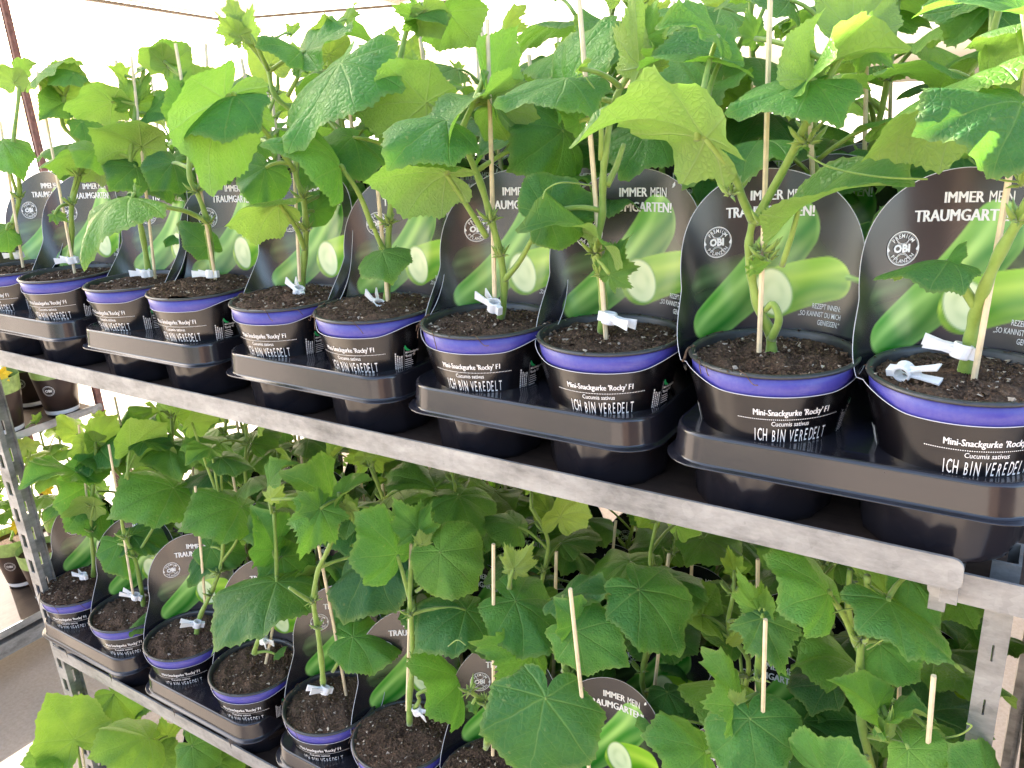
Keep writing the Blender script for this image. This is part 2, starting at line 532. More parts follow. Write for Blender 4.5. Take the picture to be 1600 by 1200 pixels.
def trolley(loc, rz, label, shelves, postmat, L=XR - XL + 0.03, D=DEP, H=1.95, group='plant trolleys'):
    """origin at the front left foot corner, length along +x, depth +y"""
    t = empty('plant_trolley', loc, label, 'plant trolley', group, rz)
    for (x, y, sx, sy) in ((0, 0.008, 1, 1), (L, 0.008, -1, 1), (0, D - 0.008, 1, -1), (L, D - 0.008, -1, -1)):
        sm_ = sx < 0 or loc[0] > 0
        o = obj('post', post_mesh(H - 0.15, postmat, sx, sy, small=sm_, wx=0.018 if sm_ else 0.030), t, (x, y + (0.045 if sx < 0 and sy > 0 and loc[0] < 0 and rz == 0 else 0), 0.15))
    q = MB(); q.box((0.0, 0.0, 0.10), (L, D, 0.145)); base = obj('base_frame', q.mesh('base_frame', M['metal']), t)
    for (x, y) in ((0.12, 0.1), (L - 0.12, 0.1), (0.12, D - 0.1), (L - 0.12, D - 0.1)):
        q = MB(); q.tube([(x, y - 0.018, 0.05), (x, y + 0.018, 0.05)], 0.05, 20)
        obj('wheel', q.mesh('wheel', M['pot'], False), t)
    for (z, x0, x1) in shelves:
        s = empty_part('shelf', t)
        q = MB()
        q.box((x0 + 0.004, 0.003, z - 0.0213), (x1 - 0.004, D - 0.003, z - 0.018))
        obj('board', q.mesh('board', M['board']), s)
        obj('front_rail', rail_mesh(x0, x1, z, -1), s)
        r2 = obj('back_rail', rail_mesh(x0, x1, z, 1, D), s)
        for xx in (x0 + 0.001, x1 - 0.013):
            q = MB(); q.box((xx, 0.012, z - 0.0215 - 0.02), (xx + 0.011, D - 0.012, z - 0.0236)); obj('side_rail', q.mesh('side_rail', M['metal']), s)
    return t

def empty_part(name, parent):
    o = bpy.data.objects.new(name, None); link(o, parent); return o

def rail_mesh(x0, x1, z, side, D=0.0):
    """steel angle with rounded lower ends, 24 mm face"""
    h = 0.0235; rad = 0.007; t = 0.0025
    yb = 0.0 if side < 0 else D
    prof = []
    for (cx, cz, a0) in ((x1 - rad, z - rad, 0), (x1 - rad, z - h + rad, -90)):
        pass
    pts = []
    def arc(cx, cz, a0, a1):
        for k in range(5):
            a = R_(a0 + (a1 - a0) * k / 4); pts.append((cx + rad * math.cos(a), cz + rad * math.sin(a)))
    arc(x1 - rad, z - rad, 90, 0); arc(x1 - rad, z - h + rad, 0, -90)
    arc(x0 + rad, z - h + rad, -90, -180); arc(x0 + rad, z - rad, 180, 90)
    n = len(pts); vs = [(x, yb, zz) for x, zz in pts] + [(x, yb - side * t, zz) for x, zz in pts]
    fs = [tuple(range(n)), tuple(range(2 * n - 1, n - 1, -1))] + [(i, i + n, (i + 1) % n + n, (i + 1) % n) for i in range(n)]
    if side < 0:
        fs = [tuple(reversed(f)) for f in fs]
    q = MB(); q.add(vs, fs)
    y0, y1 = sorted((yb - side * t, yb - side * 0.020))
    q.box((x0 + rad, y0, z - h), (x1 - rad, y1, z - h + 0.002))
    return q.mesh('rail', M['metal'])

main_tr = trolley((XL, YF, 0), 0, 'slotted steel trolley in front, its shelves packed with cucumber plants', [
    (ZU, -0.12, XR - XL), (ZL, 0.02, XR - XL), (ZB, 0.02, XR - XL)], M['metal'], L=XR - XL + 0.032, H=ZU - 0.024)
# ------------------------------------------------------------------ tray
def rrect(x0, x1, y0, y1, r, n=6):
    p = []
    for (cx, cy, a0) in ((x1 - r, y0 + r, -90), (x1 - r, y1 - r, 0), (x0 + r, y1 - r, 90), (x0 + r, y0 + r, 180)):
        for k in range(n + 1):
            a = R_(a0 + 90 * k / n); p.append((cx + r * math.cos(a), cy + r * math.sin(a)))
    return p

TW, TD, TDK = 0.252, 0.515, 0.070   # tray width, depth, deck height above the shelf
POTX = (-0.064, 0.064)
def tray_meshes():
    W = TW / 2
    # (inset, z): deck -> rounded edge -> skirt -> out-turned lip
    prof = [(0.020, TDK - 0.0006), (0.0062, TDK), (0.0050, TDK + 0.0004), (0.0034, TDK + 0.0002), (0.0024, TDK - 0.0010), (0.0021, TDK - 0.0022), (0.0019, TDK - 0.0034), (0.0002, TDK - 0.0212),
            (0.0, TDK - 0.0224), (-0.0010, TDK - 0.0232), (-0.0040, TDK - 0.0236), (-0.0046, TDK - 0.0240), (-0.0046, TDK - 0.0247), (-0.0040, TDK - 0.0250), (-0.0010, TDK - 0.0246), (0.003, TDK - 0.0235)]
    vs = []; fs = []; n = None
    for (ins, z) in prof:
        p = rrect(-W + ins, W - ins, 0.0 + ins, TD - ins, 0.034 - max(0, ins) * 0.6)
        n = len(p)
        vs += [(x, y, z) for x, y in p]
    for i in range(len(prof) - 1):
        for k in range(n):
            k2 = (k + 1) % n
            fs.append((i * n + k, (i + 1) * n + k, (i + 1) * n + k2, i * n + k2))
    deckn = len(vs); vs += vs[:n]; fs.append(tuple(range(deckn, deckn + n)))
    deck = mesh_from('deck', vs, fs, [M['tray']], True)
    # a well: tapered cup with three shallow ribs, stands on the board
    q = MB(); na = 64
    rings = [(TDK - 0.004, 0.0555), (TDK - 0.022, 0.0545), (0.008, 0.0520), (0.003, 0.0505), (0.0, 0.0475)]
    vs = []; fs = []
    for (z, r) in rings:
        for k in range(na):
            a = 2 * PI * k / na
            rr = r
            for c_ in (R_(0), R_(20), R_(-34), R_(90), R_(180), R_(-90), R_(60), R_(-64)):
                d = (a - c_ + PI) % (2 * PI) - PI
                rr += 0.0020 * math.exp(-(d / 0.06) ** 2)
            vs.append((rr * math.sin(a), -rr * math.cos(a), z))
    for i in range(len(rings) - 1):
        for k in range(na):
            k2 = (k + 1) % na
            fs.append((i * na + k, (i + 1) * na + k, (i + 1) * na + k2, i * na + k2))
    fs.append(tuple((len(rings) - 1) * na + k for k in range(na - 1, -1, -1)))
    well = mesh_from('well', vs, fs, [M['tray']], True)
    return deck, well
DECK, WELL = tray_meshes()

def tray(x, y, z, label, group, rz=0.0, tilt=0.0):
    t = empty('plant_tray', (x, y, z), label, 'plant tray', group, rz)
    t.rotation_euler = (tilt, 0, rz)
    obj('deck', DECK, t)
    for j in range(4):
        for xx in POTX:
            obj('well', WELL, t, (xx, 0.062 + 0.129 * j, 0))
    return t

# ------------------------------------------------------------------ pot, sleeve, lettering
PH = 0.098
def prad(z): return 0.0445 + (0.0590 - 0.0445) * (z / PH)
def pot_mesh():
    q = MB()
    q.lathe([(0.0, 0.0), (0.040, 0.0), (0.0440, 0.001), (prad(0.02), 0.02), (prad(0.05), 0.05), (0.0580, 0.0838)], 64)
    return q.mesh('pot_wall', M['pot'], True)
def band_mesh():
    q = MB()
    q.lathe([(0.0570, 0.0790), (0.0588, 0.0797), (0.0596, 0.0808), (0.0615, 0.0948), (0.0598, 0.0950)], 64)
    return q.mesh('blue_band', M['blue'], True)
def lip_mesh():
    q = MB()
    q.lathe([(0.0612, 0.0946), (0.0628, 0.0947), (0.0634, 0.0954), (0.0634, 0.0964), (0.0624, 0.0975), (0.0608, 0.0977), (0.0594, 0.0970), (0.0584, 0.0945), (0.0560, 0.070), (0.053, 0.060)], 64)
    return q.mesh('rolled_lip', M['lip'], True)

# surface of the sleeve's tall back panel: a = arc position (m, right positive seen from the front), z = height over the pot's foot
ZT = 0.226
def panel_pt(a, z, off=0.0):
    s = min(1.0, max(0.0, (z - 0.080) / (ZT - 0.080)))
    s2 = s * s * (3 - 2 * s)
    Rr = 0.0648 + 0.050 * s ** 0.9
    ph = a / Rr
    yc = 0.0 + (0.0648 - Rr) + 0.012 * s          # keeps the back of the panel near the back of the pot, leaning a little
    rr = Rr - off
    return Vector((rr * math.sin(ph), yc + rr * math.cos(ph), z))
ZJ = 0.0900
def panel_half(z):
    s = (z - 0.080) / (ZT - 0.080)
    b0 = 0.0648 * R_(95)
    if z <= ZJ: return b0
    if s < 0.40:
        t = (z - ZJ) / (0.080 + 0.40 * (ZT - 0.080) - ZJ)
        k = 1 - (1 - t) ** 1.3
        return b0 * (1 - k) + 0.0800 * k
    t = min(1.0, (s - 0.40) / 0.60)
    return 0.0800 * max(0.0, (1 - t ** 2.5)) ** 0.55
def front_top(phi):
    """top edge of the wrap: level in front, climbing to meet the panel at the sides -> (z, radius)"""
    d = abs(math.degrees(phi)); k = min(1.0, max(0.0, (d - 38) / 42.0)); k = k * k * (3 - 2 * k)
    z = 0.0806 + (ZJ - 0.0806) * k
    r = (prad(0.0806) + 0.0038) * (1 - k) + 0.0650 * k
    return z, r
def sleeve_front(phi, z, off=0.0):
    zt, rt = front_top(phi); t = min(1.0, max(0.0, (z - 0.012) / (zt - 0.012)))
    r = prad(z) + 0.0012; r = r + (rt - prad(zt) - 0.0012) * t ** 2.2 + off
    return Vector((r * math.sin(phi), -r * math.cos(phi), z))

def lin(c): return tuple((x / 255.0) ** 2.2 for x in c)
def art(a, z):
    """printed picture on the panel: arrays a, z in metres -> linear RGB"""
    n = a.shape[0]
    col = np.zeros((n, 3))
    base = np.array(lin((34, 33, 37))); lite = np.array(lin((92, 84, 86)))
    t = np.exp(-((a - 0.012) / 0.030) ** 2) * np.clip(1.25 - (z - 0.10) / 0.09, 0, 1) * 0.8
    col[:] = base + (lite - base) * t[:, None]
    def capsule(p, q, r0, r1, bend, dark, mid, light, soft, alpha=1.0, lightdir=(-0.6, 0.8), seed=0):
        p = np.array(p); q = np.array(q); d = q - p; L = np.hypot(*d); u = d / L; nrm = np.array([-u[1], u[0]])
        A = (a - p[0]) * u[0] + (z - p[1]) * u[1]; B = (a - p[0]) * nrm[0] + (z - p[1]) * nrm[1]
        B = B - bend * (1 - ((A / L) * 2 - 1) ** 2)
        tt = np.clip(A / L, 0, 1)
        rr = r0 + (r1 - r0) * tt
        Ac = A - np.clip(A, 0, L)
        dist = np.hypot(Ac, B) / rr
        cov = np.clip((1.0 - dist) / soft + 0.5, 0, 1) * alpha
        sgn = B / rr
        lam = np.clip(0.5 + 0.5 * sgn * (1 if nrm @ np.array(lightdir) > 0 else -1), 0, 1)
        stripe = 0.5 + 0.5 * np.sin(sgn * 9 + 2.0 * np.sin(A * 55 + seed) + seed)
        hi = np.exp(-((sgn - 0.35) / 0.22) ** 2)
        c = np.array(dark)[None] * (1 - lam[:, None]) + np.array(mid)[None] * lam[:, None]
        f = (hi * 0.65 + stripe * 0.22)[:, None]
        c = c * (1 - f) + np.array(light)[None] * f
        edge = np.clip((dist - 0.80) / 0.2, 0, 1)[:, None]
        c = c * (1 - 0.35 * edge) + np.array(light)[None] * 0.35 * edge * (np.array(alpha))
        col[:] = col * (1 - cov[:, None]) + c * cov[:, None]
    dg = lin((30, 72, 28)); g1 = lin((58, 122, 44)); g2 = lin((128, 176, 74))
    capsule((-0.050, 0.136), (-0.012, 0.146), 0.016, 0.012, 0, lin((36, 52, 32)), lin((58, 84, 48)), lin((92, 122, 74)), 0.5, 0.85)
    capsule((0.030, 0.158), (0.056, 0.140), 0.014, 0.012, 0, lin((40, 48, 34)), lin((60, 78, 46)), lin((84, 104, 62)), 0.7, 0.6)
    capsule((-0.046, 0.106), (0.022, 0.180), 0.0185, 0.0205, -0.006, lin((24, 100, 30)), lin((78, 160, 50)), lin((184, 230, 120)), 0.06, 1.0, seed=1.0)
    capsule((0.008, 0.126), (0.050, 0.140), 0.0205, 0.0175, 0.001, lin((60, 128, 26)), lin((124, 186, 40)), lin((198, 230, 84)), 0.06, 1.0, seed=3.0)
    capsule((0.065, 0.1425), (0.082, 0.141), 0.0022, 0.0018, 0.0, lin((70, 120, 40)), lin((110, 170, 60)), lin((150, 200, 90)), 0.5)
    # cut face
    ca, sa = math.cos(R_(18)), math.sin(R_(18))
    X = (a - 0.006) * ca + (z - 0.1265) * sa; Y = -(a - 0.006) * sa + (z - 0.1265) * ca
    d = np.sqrt((X / 0.0155) ** 2 + (Y / 0.0212) ** 2)
    cov = np.clip((1 - d) / 0.06 + 0.5, 0, 1)[:, None]
    rim = np.clip((d - 0.86) / 0.1, 0, 1)[:, None]
    seeds = 0.5 + 0.5 * np.cos(np.arctan2(Y, X) * 3)
    sd = (np.exp(-((d - 0.45) / 0.16) ** 2) * (0.4 + 0.6 * seeds))[:, None]
    face = np.array(lin((238, 248, 190)))[None] * (1 - sd * 0.35) + np.array(lin((170, 200, 116)))[None] * sd * 0.35
    face = face * (1 - rim) + np.array(lin((120, 170, 70)))[None] * rim
    col[:] = col * (1 - cov) + face * cov
    return col

def sleeve_mesh():
    nu, nv = 150, 140
    us = np.linspace(-1, 1, nu + 1)
    vs = []; fs = []; aa = []; zz = []
    # back panel
    for j in range(nv + 1):
        t = j / nv
        z = 0.078 + (ZT - 0.078) * (1 - (1 - t) ** 1.25)
        hw = max(panel_half(z), 0.0004)
        for u in us:
            vs.append(panel_pt(u * hw, z)); aa.append(u * hw); zz.append(z)
    for j in range(nv):
        for i in range(nu):
            k = j * (nu + 1) + i
            fs.append((k, k + 1, k + nu + 2, k + nu + 1))     # faces the front (inner side)
    col = art(np.array(aa), np.array(zz))
    # front wrap round the pot
    n0 = len(vs); na, nz = 96, 8
    for j in range(nz + 1):
        for i in range(na + 1):
            ph = R_(-84 + 168 * i / na)
            zt, rt = front_top(ph)
            t = j / nz
            z = 0.012 + (zt - 0.012) * t
            r = prad(z) + 0.0012; r = r + (rt - prad(zt) - 0.0012) * t ** 2.2
            vs.append(Vector((r * math.sin(ph), -r * math.cos(ph), z)))
    for j in range(nz):
        for i in range(na):
            k = n0 + j * (na + 1) + i
            fs.append((k, k + 1, k + na + 2, k + na + 1))
    fcol = np.tile(np.array(lin((18, 15, 17)))[None], (len(vs) - n0, 1))
    col = np.vstack([col, fcol])
    me = mesh_from('label_sleeve', vs, fs, [M['print']], True)
    at = me.color_attributes.new('Col', 'FLOAT_COLOR', 'POINT')
    at.data.foreach_set('color', np.hstack([col, np.ones((len(col), 1))]).astype(np.float32).ravel())
    return me

def edge_mesh():
    q = MB()
    pts = []
    zs = [ZJ + (ZT - ZJ) * (1 - (1 - j / 70) ** 1.6) for j in range(71)]
    left = [panel_pt(-max(panel_half(z), 0.0), z) for z in zs]
    right = [panel_pt(max(panel_half(z), 0.0), z) for z in zs]
    front = []
    for k in range(41):
        ph = R_(-84 + 4.2 * k); zt, rt = front_top(ph); rt += 0.0003
        front.append(Vector((rt * math.sin(ph), -rt * math.cos(ph), zt)))
    pts = front + right + left[::-1][1:]
    q.tube(pts + [front[0]], 0.00032, 4, cap=False)
    return q.mesh('card_edge', M['card_edge'], True)

def text_polys(txt, size, x, y, bold=0.0, sx=1.0, align='LEFT', shear=0.0, jitter=0.0, space=1.0):
    """built-in font -> flat triangles (verts 2D, faces)"""
    cu = bpy.data.curves.new('t', 'FONT')
    cu.body = txt; cu.size = size; cu.align_x = align; cu.offset = bold; cu.shear = shear; cu.resolution_u = 2
    cu.space_character = space
    o = bpy.data.objects.new('t', cu); C.objects.link(o)
    bpy.context.view_layer.update()
    ev = o.evaluated_get(bpy.context.evaluated_depsgraph_get())
    me = ev.to_mesh()
    me.calc_loop_triangles()
    vs = [(v.co.x * sx + x, v.co.y + y) for v in me.vertices]
    fs = [tuple(t.vertices) for t in me.loop_triangles]
    fl = []
    for f in fs:
        a, b_, c = (vs[i] for i in f)
        ar = (b_[0] - a[0]) * (c[1] - a[1]) - (c[0] - a[0]) * (b_[1] - a[1])
        fl.append(f if ar > 0 else (f[0], f[2], f[1]))
    ev.to_mesh_clear()
    bpy.data.objects.remove(o); bpy.data.curves.remove(cu)
    return vs, fl

def ring2(cx, cy, r0, r1, n=40, a0=0, a1=360):
    vs = []; fs = []
    for k in range(n + 1):
        a = R_(a0 + (a1 - a0) * k / n)
        vs.append((cx + r0 * math.cos(a), cy + r0 * math.sin(a))); vs.append((cx + r1 * math.cos(a), cy + r1 * math.sin(a)))
    for k in range(n):
        fs.append((2 * k, 2 * k + 1, 2 * k + 3, 2 * k + 2))
    return vs, fs
def rect2(x0, y0, x1, y1): return [(x0, y0), (x1, y0), (x1, y1), (x0, y1)], [(0, 1, 2, 3)]

def arc_text(txt, cx, cy, r, a_mid, step, size, up=True):
    out = []
    n = len(txt)
    for i, ch in enumerate(txt):
        k = i - (n - 1) / 2
        ang = a_mid - k * step if up else a_mid + k * step
        vs, fs = text_polys(ch, size, 0, 0, 0.00004, 0.9, 'CENTER')
        rot = R_(ang - 90) if up else R_(ang + 90)
        vs = [(x, y - size * 0.35) for x, y in vs]
        c_, s_ = math.cos(rot), math.sin(rot)
        ox, oy = cx + r * math.cos(R_(ang)), cy + r * math.sin(R_(ang))
        out.append(([(ox + x * c_ - y * s_, oy + x * s_ + y * c_) for x, y in vs], fs))
    return out

def to_panel(parts, off=0.0005):
    q = MB()
    for p in parts: q.add([panel_pt(a, z, off + (p[2] if len(p) > 2 else 0)) for a, z in p[0]], p[1])
    return q
def to_front(parts, off=0.0005):
    q = MB()
    for p in parts: q.add([sleeve_front(a / 0.0560, z, off + (p[2] if len(p) > 2 else 0)) for a, z in p[0]], p[1])
    return q

def boldtext(P, txt, size, x, y, w, sx, align, shear=0.0):
    for k, d in enumerate((-1.0, 0.0, 1.0)):
        vs, fs = text_polys(txt, size, x + d * w, y, 0.0, sx, align, shear)
        P.append((vs, fs, k * 0.00004))
def panel_lettering():
    P = []
    boldtext(P, 'IMMER', 0.0112, 0.0110, 0.2015, 0.00035, 0.80, 'RIGHT')
    boldtext(P, 'MEIN', 0.0116, 0.0138, 0.2015, 0.00008, 0.62, 'LEFT')
    boldtext(P, 'TRAUMGARTEN!', 0.0120, 0.0360, 0.1885, 0.00042, 0.78, 'RIGHT')
    P.append(([(0.0355, 0.2095), (0.0362, 0.2125), (0.0382, 0.2148), (0.0388, 0.2118), (0.0372, 0.2100)], [(0, 4, 3, 2, 1)]))
    P.append(text_polys('REZEPT INNEN:', 0.0060, 0.0615, 0.1150, 0.00003, 0.58, 'RIGHT', 0.1))
    P.append(text_polys('\u201eSO KANNST DU MICH', 0.0060, 0.0625, 0.1085, 0.00003, 0.58, 'RIGHT', 0.1))
    P.append(text_polys('GENIESSEN.\u201c', 0.0060, 0.0618, 0.1020, 0.00003, 0.58, 'RIGHT', 0.1))
    return to_panel(P).mesh('panel_lettering', M['white_ink'])
def seal():
    cx, cy = -0.0420, 0.1700
    P = [ring2(cx, cy, 0.0119, 0.0125), ring2(cx, cy, 0.0113, 0.0115)]
    P += arc_text('PREMIUM', cx, cy, 0.0092, 90, 17, 0.0042, True)
    P += arc_text('PFLANZEN', cx, cy, 0.0092, -90, 15.5, 0.0040, False)
    P.append(text_polys('OBI', 0.0078, cx - 0.0005, cy - 0.0026, 0.00040, 1.02, 'CENTER'))
    for sx in (-1, 1):
        P.append(([(cx + sx * 0.0100, cy - 0.0008), (cx + sx * 0.0118, cy + 0.0020), (cx + sx * 0.0126, cy - 0.0002), (cx + sx * 0.0112, cy - 0.0022)], [(0, 1, 2, 3) if sx < 0 else (3, 2, 1, 0)]))
    for dy in (0.0042, -0.0046):
        P.append(ring2(cx, cy + dy * 2.0 - (0.0 if dy > 0 else 0.0), 0.0048, 0.0051, 12, 200 if dy > 0 else 20, 340 if dy > 0 else 160))
        P.append(ring2(cx, cy + dy * 1.8, 0.0048, 0.0051, 12, 200 if dy > 0 else 20, 340 if dy > 0 else 160))
    return to_panel(P, 0.0006).mesh('seal', M['white_ink'])
def front_lettering():
    P = []
    boldtext(P, "Mini-Snackgurke 'Rocky' F1", 0.0072, 0.0098, 0.0655, 0.00016, 0.70, 'CENTER')
    for k in range(58):
        x = -0.0290 + k * 0.00132
        P.append(rect2(x, 0.0618, x + 0.0007, 0.0625))
    P.append(text_polys('Cucumis sativus', 0.0054, 0.0085, 0.0568, 0.00003, 0.78, 'CENTER'))
    x = -0.0170
    rnd = random.Random(5)
    for ch in 'ICH BIN VEREDELT':
        if ch == ' ': x += 0.0030; continue
        vs, fs = text_polys(ch, 0.0150 * rnd.uniform(0.95, 1.06), x, 0.0436 + rnd.uniform(-0.0004, 0.0004), 0.00004, 0.33, 'LEFT')
        P.append((vs, fs)); x += 0.0022 if ch == 'I' else 0.0038
    # columns of small print and a framed box at the right, price bars
    for i in range(4):
        y = 0.038
        xx = 0.0560 + i * 0.0022
        while y < 0.060 - i * 0.0016:
            hh = rnd.uniform(0.0008, 0.0022); P.append(rect2(xx, y, xx + 0.0012, y + hh)); y += hh + 0.0005
    for (a, b, c, d) in ((0.0655, 0.040, 0.0657, 0.066),):
        P.append(rect2(a, b, c, d))
    P.append(text_polys('Mini-Snackgurke', 0.0030, 0.0670, 0.0585, 0.00008, 0.8))
    P.append(text_polys("'Rocky' F1", 0.0036, 0.0670, 0.0545, 0.00010, 0.8))
    for k in range(5):
        P.append(rect2(0.0670, 0.0515 - k * 0.0022, 0.0670 + rnd.uniform(0.007, 0.010), 0.0515 - k * 0.0022 + 0.0007))
    # bar code strip at the far left
    for k in range(14):
        y = 0.030 + k * 0.0019
        P.append(rect2(-0.0885, y, -0.0775, y + (0.0010 if k % 3 else 0.0015)))
    P.append(rect2(-0.0772, 0.029, -0.0762, 0.058))
    return to_front(P).mesh('front_lettering', M['white_ink'])
def swoosh():
    vs = []; fs = []
    for k in range(9):
        t = k / 8; a = R_(180 + 90 * t); r = 0.006
        x = 0.0725 + r * math.cos(a); y = 0.0675 + r * math.sin(a); w = 0.0012 * math.sin(PI * (0.15 + 0.8 * t))
        vs += [(x - w * math.cos(a), y - w * math.sin(a)), (x + w * math.cos(a), y + w * math.sin(a))]
    for k in range(8): fs.append((2 * k, 2 * k + 1, 2 * k + 3, 2 * k + 2))
    return to_front([(vs, fs)], 0.0007).mesh('green_swoosh', M['green_ink'])

def soil_mesh(seed, heap=0.0):
    rnd = np.random.RandomState(seed)
    nr, na = 26, 80
    vs = []; fs = []
    ph = rnd.uniform(0, 6.28, 8)
    for i in range(nr + 1):
        r = (0.0572 + 0.0030 * (heap > 0)) * i / nr
        for k in range(na):
            a = 2 * PI * k / na
            x, y = r * math.cos(a), r * math.sin(a)
            z = 0.0900 + (0.004 + heap * 0.4) * (1 - (r / 0.060) ** 2) + heap
            z += 0.0026 * math.sin(x * 120 + ph[0]) * math.sin(y * 110 + ph[1]) + 0.0012 * math.sin(x * 260 + y * 150 + ph[2]) + rnd.uniform(-0.0011, 0.0011)
            vs.append((x, y, z))
    for i in range(nr):
        for k in range(na):
            k2 = (k + 1) % na
            fs.append((i * na + k, (i + 1) * na + k, (i + 1) * na + k2, i * na + k2))
    mi = [0] * len(fs)
    for t in range(900):
        a = rnd.uniform(0, 6.28); r = 0.057 * math.sqrt(rnd.uniform(0, 1))
        if t % 9 == 0: r = rnd.uniform(0.055, 0.0635)
        cx, cy = r * math.cos(a), r * math.sin(a)
        cz = 0.0912 + heap + (0.004 + heap * 0.4) * (1 - (r / 0.060) ** 2) + (max(0, 0.0065 - heap) if r > 0.0575 else 0)
        s = rnd.uniform(0.0005, 0.0026) * (0.6 if r > 0.0575 else 1)
        n = len(vs)
        pts = rnd.normal(0, 1, (5, 3)); pts /= np.linalg.norm(pts, axis=1)[:, None]
        sc = np.array([s * rnd.uniform(0.7, 2.2), s, s * 0.8])
        rot = rnd.uniform(0, 6.28); c_, s_ = math.cos(rot), math.sin(rot)
        for p in pts * sc:
            vs.append((cx + p[0] * c_ - p[1] * s_, cy + p[0] * s_ + p[1] * c_, cz + p[2]))
        for f in ((0, 1, 2), (0, 2, 3), (0, 3, 1), (4, 2, 1), (4, 3, 2), (4, 1, 3)):
            fs.append(tuple(n + i for i in f)); mi.append(2 if t % 11 == 0 else (1 if t % 2 else 0))
    me = mesh_from('soil', vs, fs, [M['soil'], M['crumb'], M['perlite']], False)
    me.polygons.foreach_set('material_index', mi)
    return me

def clip_mesh():
    q = MB()
    # clamp body round stem and stake, two flared finger tabs, small ridge
    q.lathe([(0.0058, -0.005), (0.0064, -0.004), (0.0064, 0.004), (0.0058, 0.005), (0.0046, 0.005), (0.0046, -0.005), (0.0058, -0.005)], 16)
    for s in (1, -1):
        vs = []
        for (x, w, y) in ((0.004, 0.0038, 0.0006), (0.012, 0.0030, 0.0012 + 0.0015), (0.024, 0.0042, 0.0050)):
            for z in (-w, w):
                vs.append((-x, -0.004 * 0 + s * y, z)); vs.append((-x, s * (y + 0.0013), z))
        fs = []
        for i in range(2):
            a = i * 4
            fs += [(a, a + 4, a + 5, a + 1), (a + 2, a + 3, a + 7, a + 6), (a, a + 2, a + 6, a + 4), (a + 1, a + 5, a + 7, a + 3)]
        fs += [(0, 1, 3, 2), (8, 10, 11, 9)]
        q.add(vs, fs)
    q.box((-0.0115, -0.004, -0.0012), (-0.0045, 0.004, 0.0012))
    q.box((0.0056, -0.0025, -0.004), (0.0105, 0.0025, 0.004))
    return q.mesh('clip', M['clip'], False)

POT, BAND, LIP = pot_mesh(), band_mesh(), lip_mesh()
SLEEVE, EDGE, LETP, SEAL, LETF, SWO = sleeve_mesh(), edge_mesh(), panel_lettering(), seal(), front_lettering(), swoosh()
SOILS = [soil_mesh(s) for s in (1, 2, 3, 4)] + [soil_mesh(5, 0.0075), soil_mesh(6, 0.0050)]
CLIP = clip_mesh()

# ------------------------------------------------------------------ leaves
def leaf_mesh(seed, kx, ky, wave, lob=(1.0, 0.78, 0.62, 0.46), dip=0.085, teeth=0.020, notch=0.10, pleat=0.0, twist=0.0):
    rnd = random.Random(seed)
    na, nr = 192, 15
    st = R_(47)
    asym = rnd.uniform(-0.05, 0.05)
    ph = [rnd.uniform(0, 6.28) for _ in range(6)]
    vs = []; uvs = []; edge = []
    def rad(th):
        s = 1 if th >= 0 else -1
        a = abs(th)
        k = a / st
        i = min(3, int(k)); f = k - i
        L = list(lob) + [notch]
        if k <= 3:
            L0, L1 = L[i], L[min(3, i + 1)]
            r = L0 + (L1 - L0) * f - dip * (math.sin(PI * f) ** 1.2)
            # points of the lobes
            r += 0.05 * math.exp(-((a) / 0.10) ** 2) if i == 0 else 0
        else:
            t = (a - 3 * st) / (PI - 3 * st)
            r = L[3] + (notch - L[3]) * (t ** 1.6)
        return r * (1 + asym * s * math.sin(a)) * (1 + 0.03 * math.sin(3 * th + ph[0]))
    for j in range(nr + 1):
        t = j / nr
        for k in range(na):
            th = -PI + 2 * PI * (k + 0.5) / na
            R0 = rad(th)
            r = R0 * t
            tooth = (1.0, -0.35, -0.9, 0.0)[k % 4] * teeth * (0.7 + 0.6 * math.sin(k * 12.9898 + seed) ** 2)
            if j == nr: r += tooth * R0
            elif j == nr - 1: r += 0.35 * tooth * R0
            x, y = r * math.sin(th), r * math.cos(th)
            uvs.append((x, y)); edge.append(t)
            z = wave * r * r * math.sin(3 * th + ph[1]) + 0.6 * wave * r ** 3 * math.sin(7 * th + ph[2]) + 0.35 * wave * r ** 3 * math.sin(13 * th + ph[3])
            z += 0.010 * math.sin(9 * x + ph[4]) * math.sin(8 * y + ph[5])
            # shallow channel along the main veins
            a_ = abs(th); da = abs(a_ - st * round(a_ / st))
            z -= pleat * r * max(0.0, 1 - (da / 0.30)) * (1 if r > 0.02 else 0)
            xx = x + twist * y * y
            # bend across (kx>0: sides hang) then along (ky>0: tip hangs)
            if abs(kx) > 1e-4:
                q = kx * xx; x2 = math.sin(q) / kx; z2 = z * math.cos(q) - (1 - math.cos(q)) / kx
            else: x2, z2 = xx, z
            yy = y
            if abs(ky) > 1e-4:
                q = ky * max(yy, -0.4); y2 = math.sin(q) / ky + (yy + 0.4 if yy < -0.4 else 0); z3 = z2 * math.cos(q) - (1 - math.cos(q)) / ky
                y2 += z2 * math.sin(q) * 1.0
            else: y2, z3 = yy, z2
            vs.append((x2, y2, z3))
    fs = []
    for j in range(nr):
        for k in range(na):
            k2 = (k + 1) % na
            if j == 0:
                fs.append((k, na + k2, na + k)[::-1] if False else (0, na + k2, na + k))
            else:
                fs.append((j * na + k, j * na + k2, (j + 1) * na + k2, (j + 1) * na + k))
    me = mesh_from('leaf', vs, fs, [M['leaf']], True, uvs)
    at = me.color_attributes.new('Edge', 'FLOAT_COLOR', 'POINT')
    e = np.array(edge)
    at.data.foreach_set('color', np.stack([e, e, e, np.ones(len(e))], 1).astype(np.float32).ravel())
    ti = nr * na + na // 2
    tip = Vector(vs[ti])
    # orientation check: normal must be +z at the base
    me.update()
    if sum(p.normal.z for p in list(me.polygons)[na:na * 4]) < 0: me.flip_normals()
    return me, tip

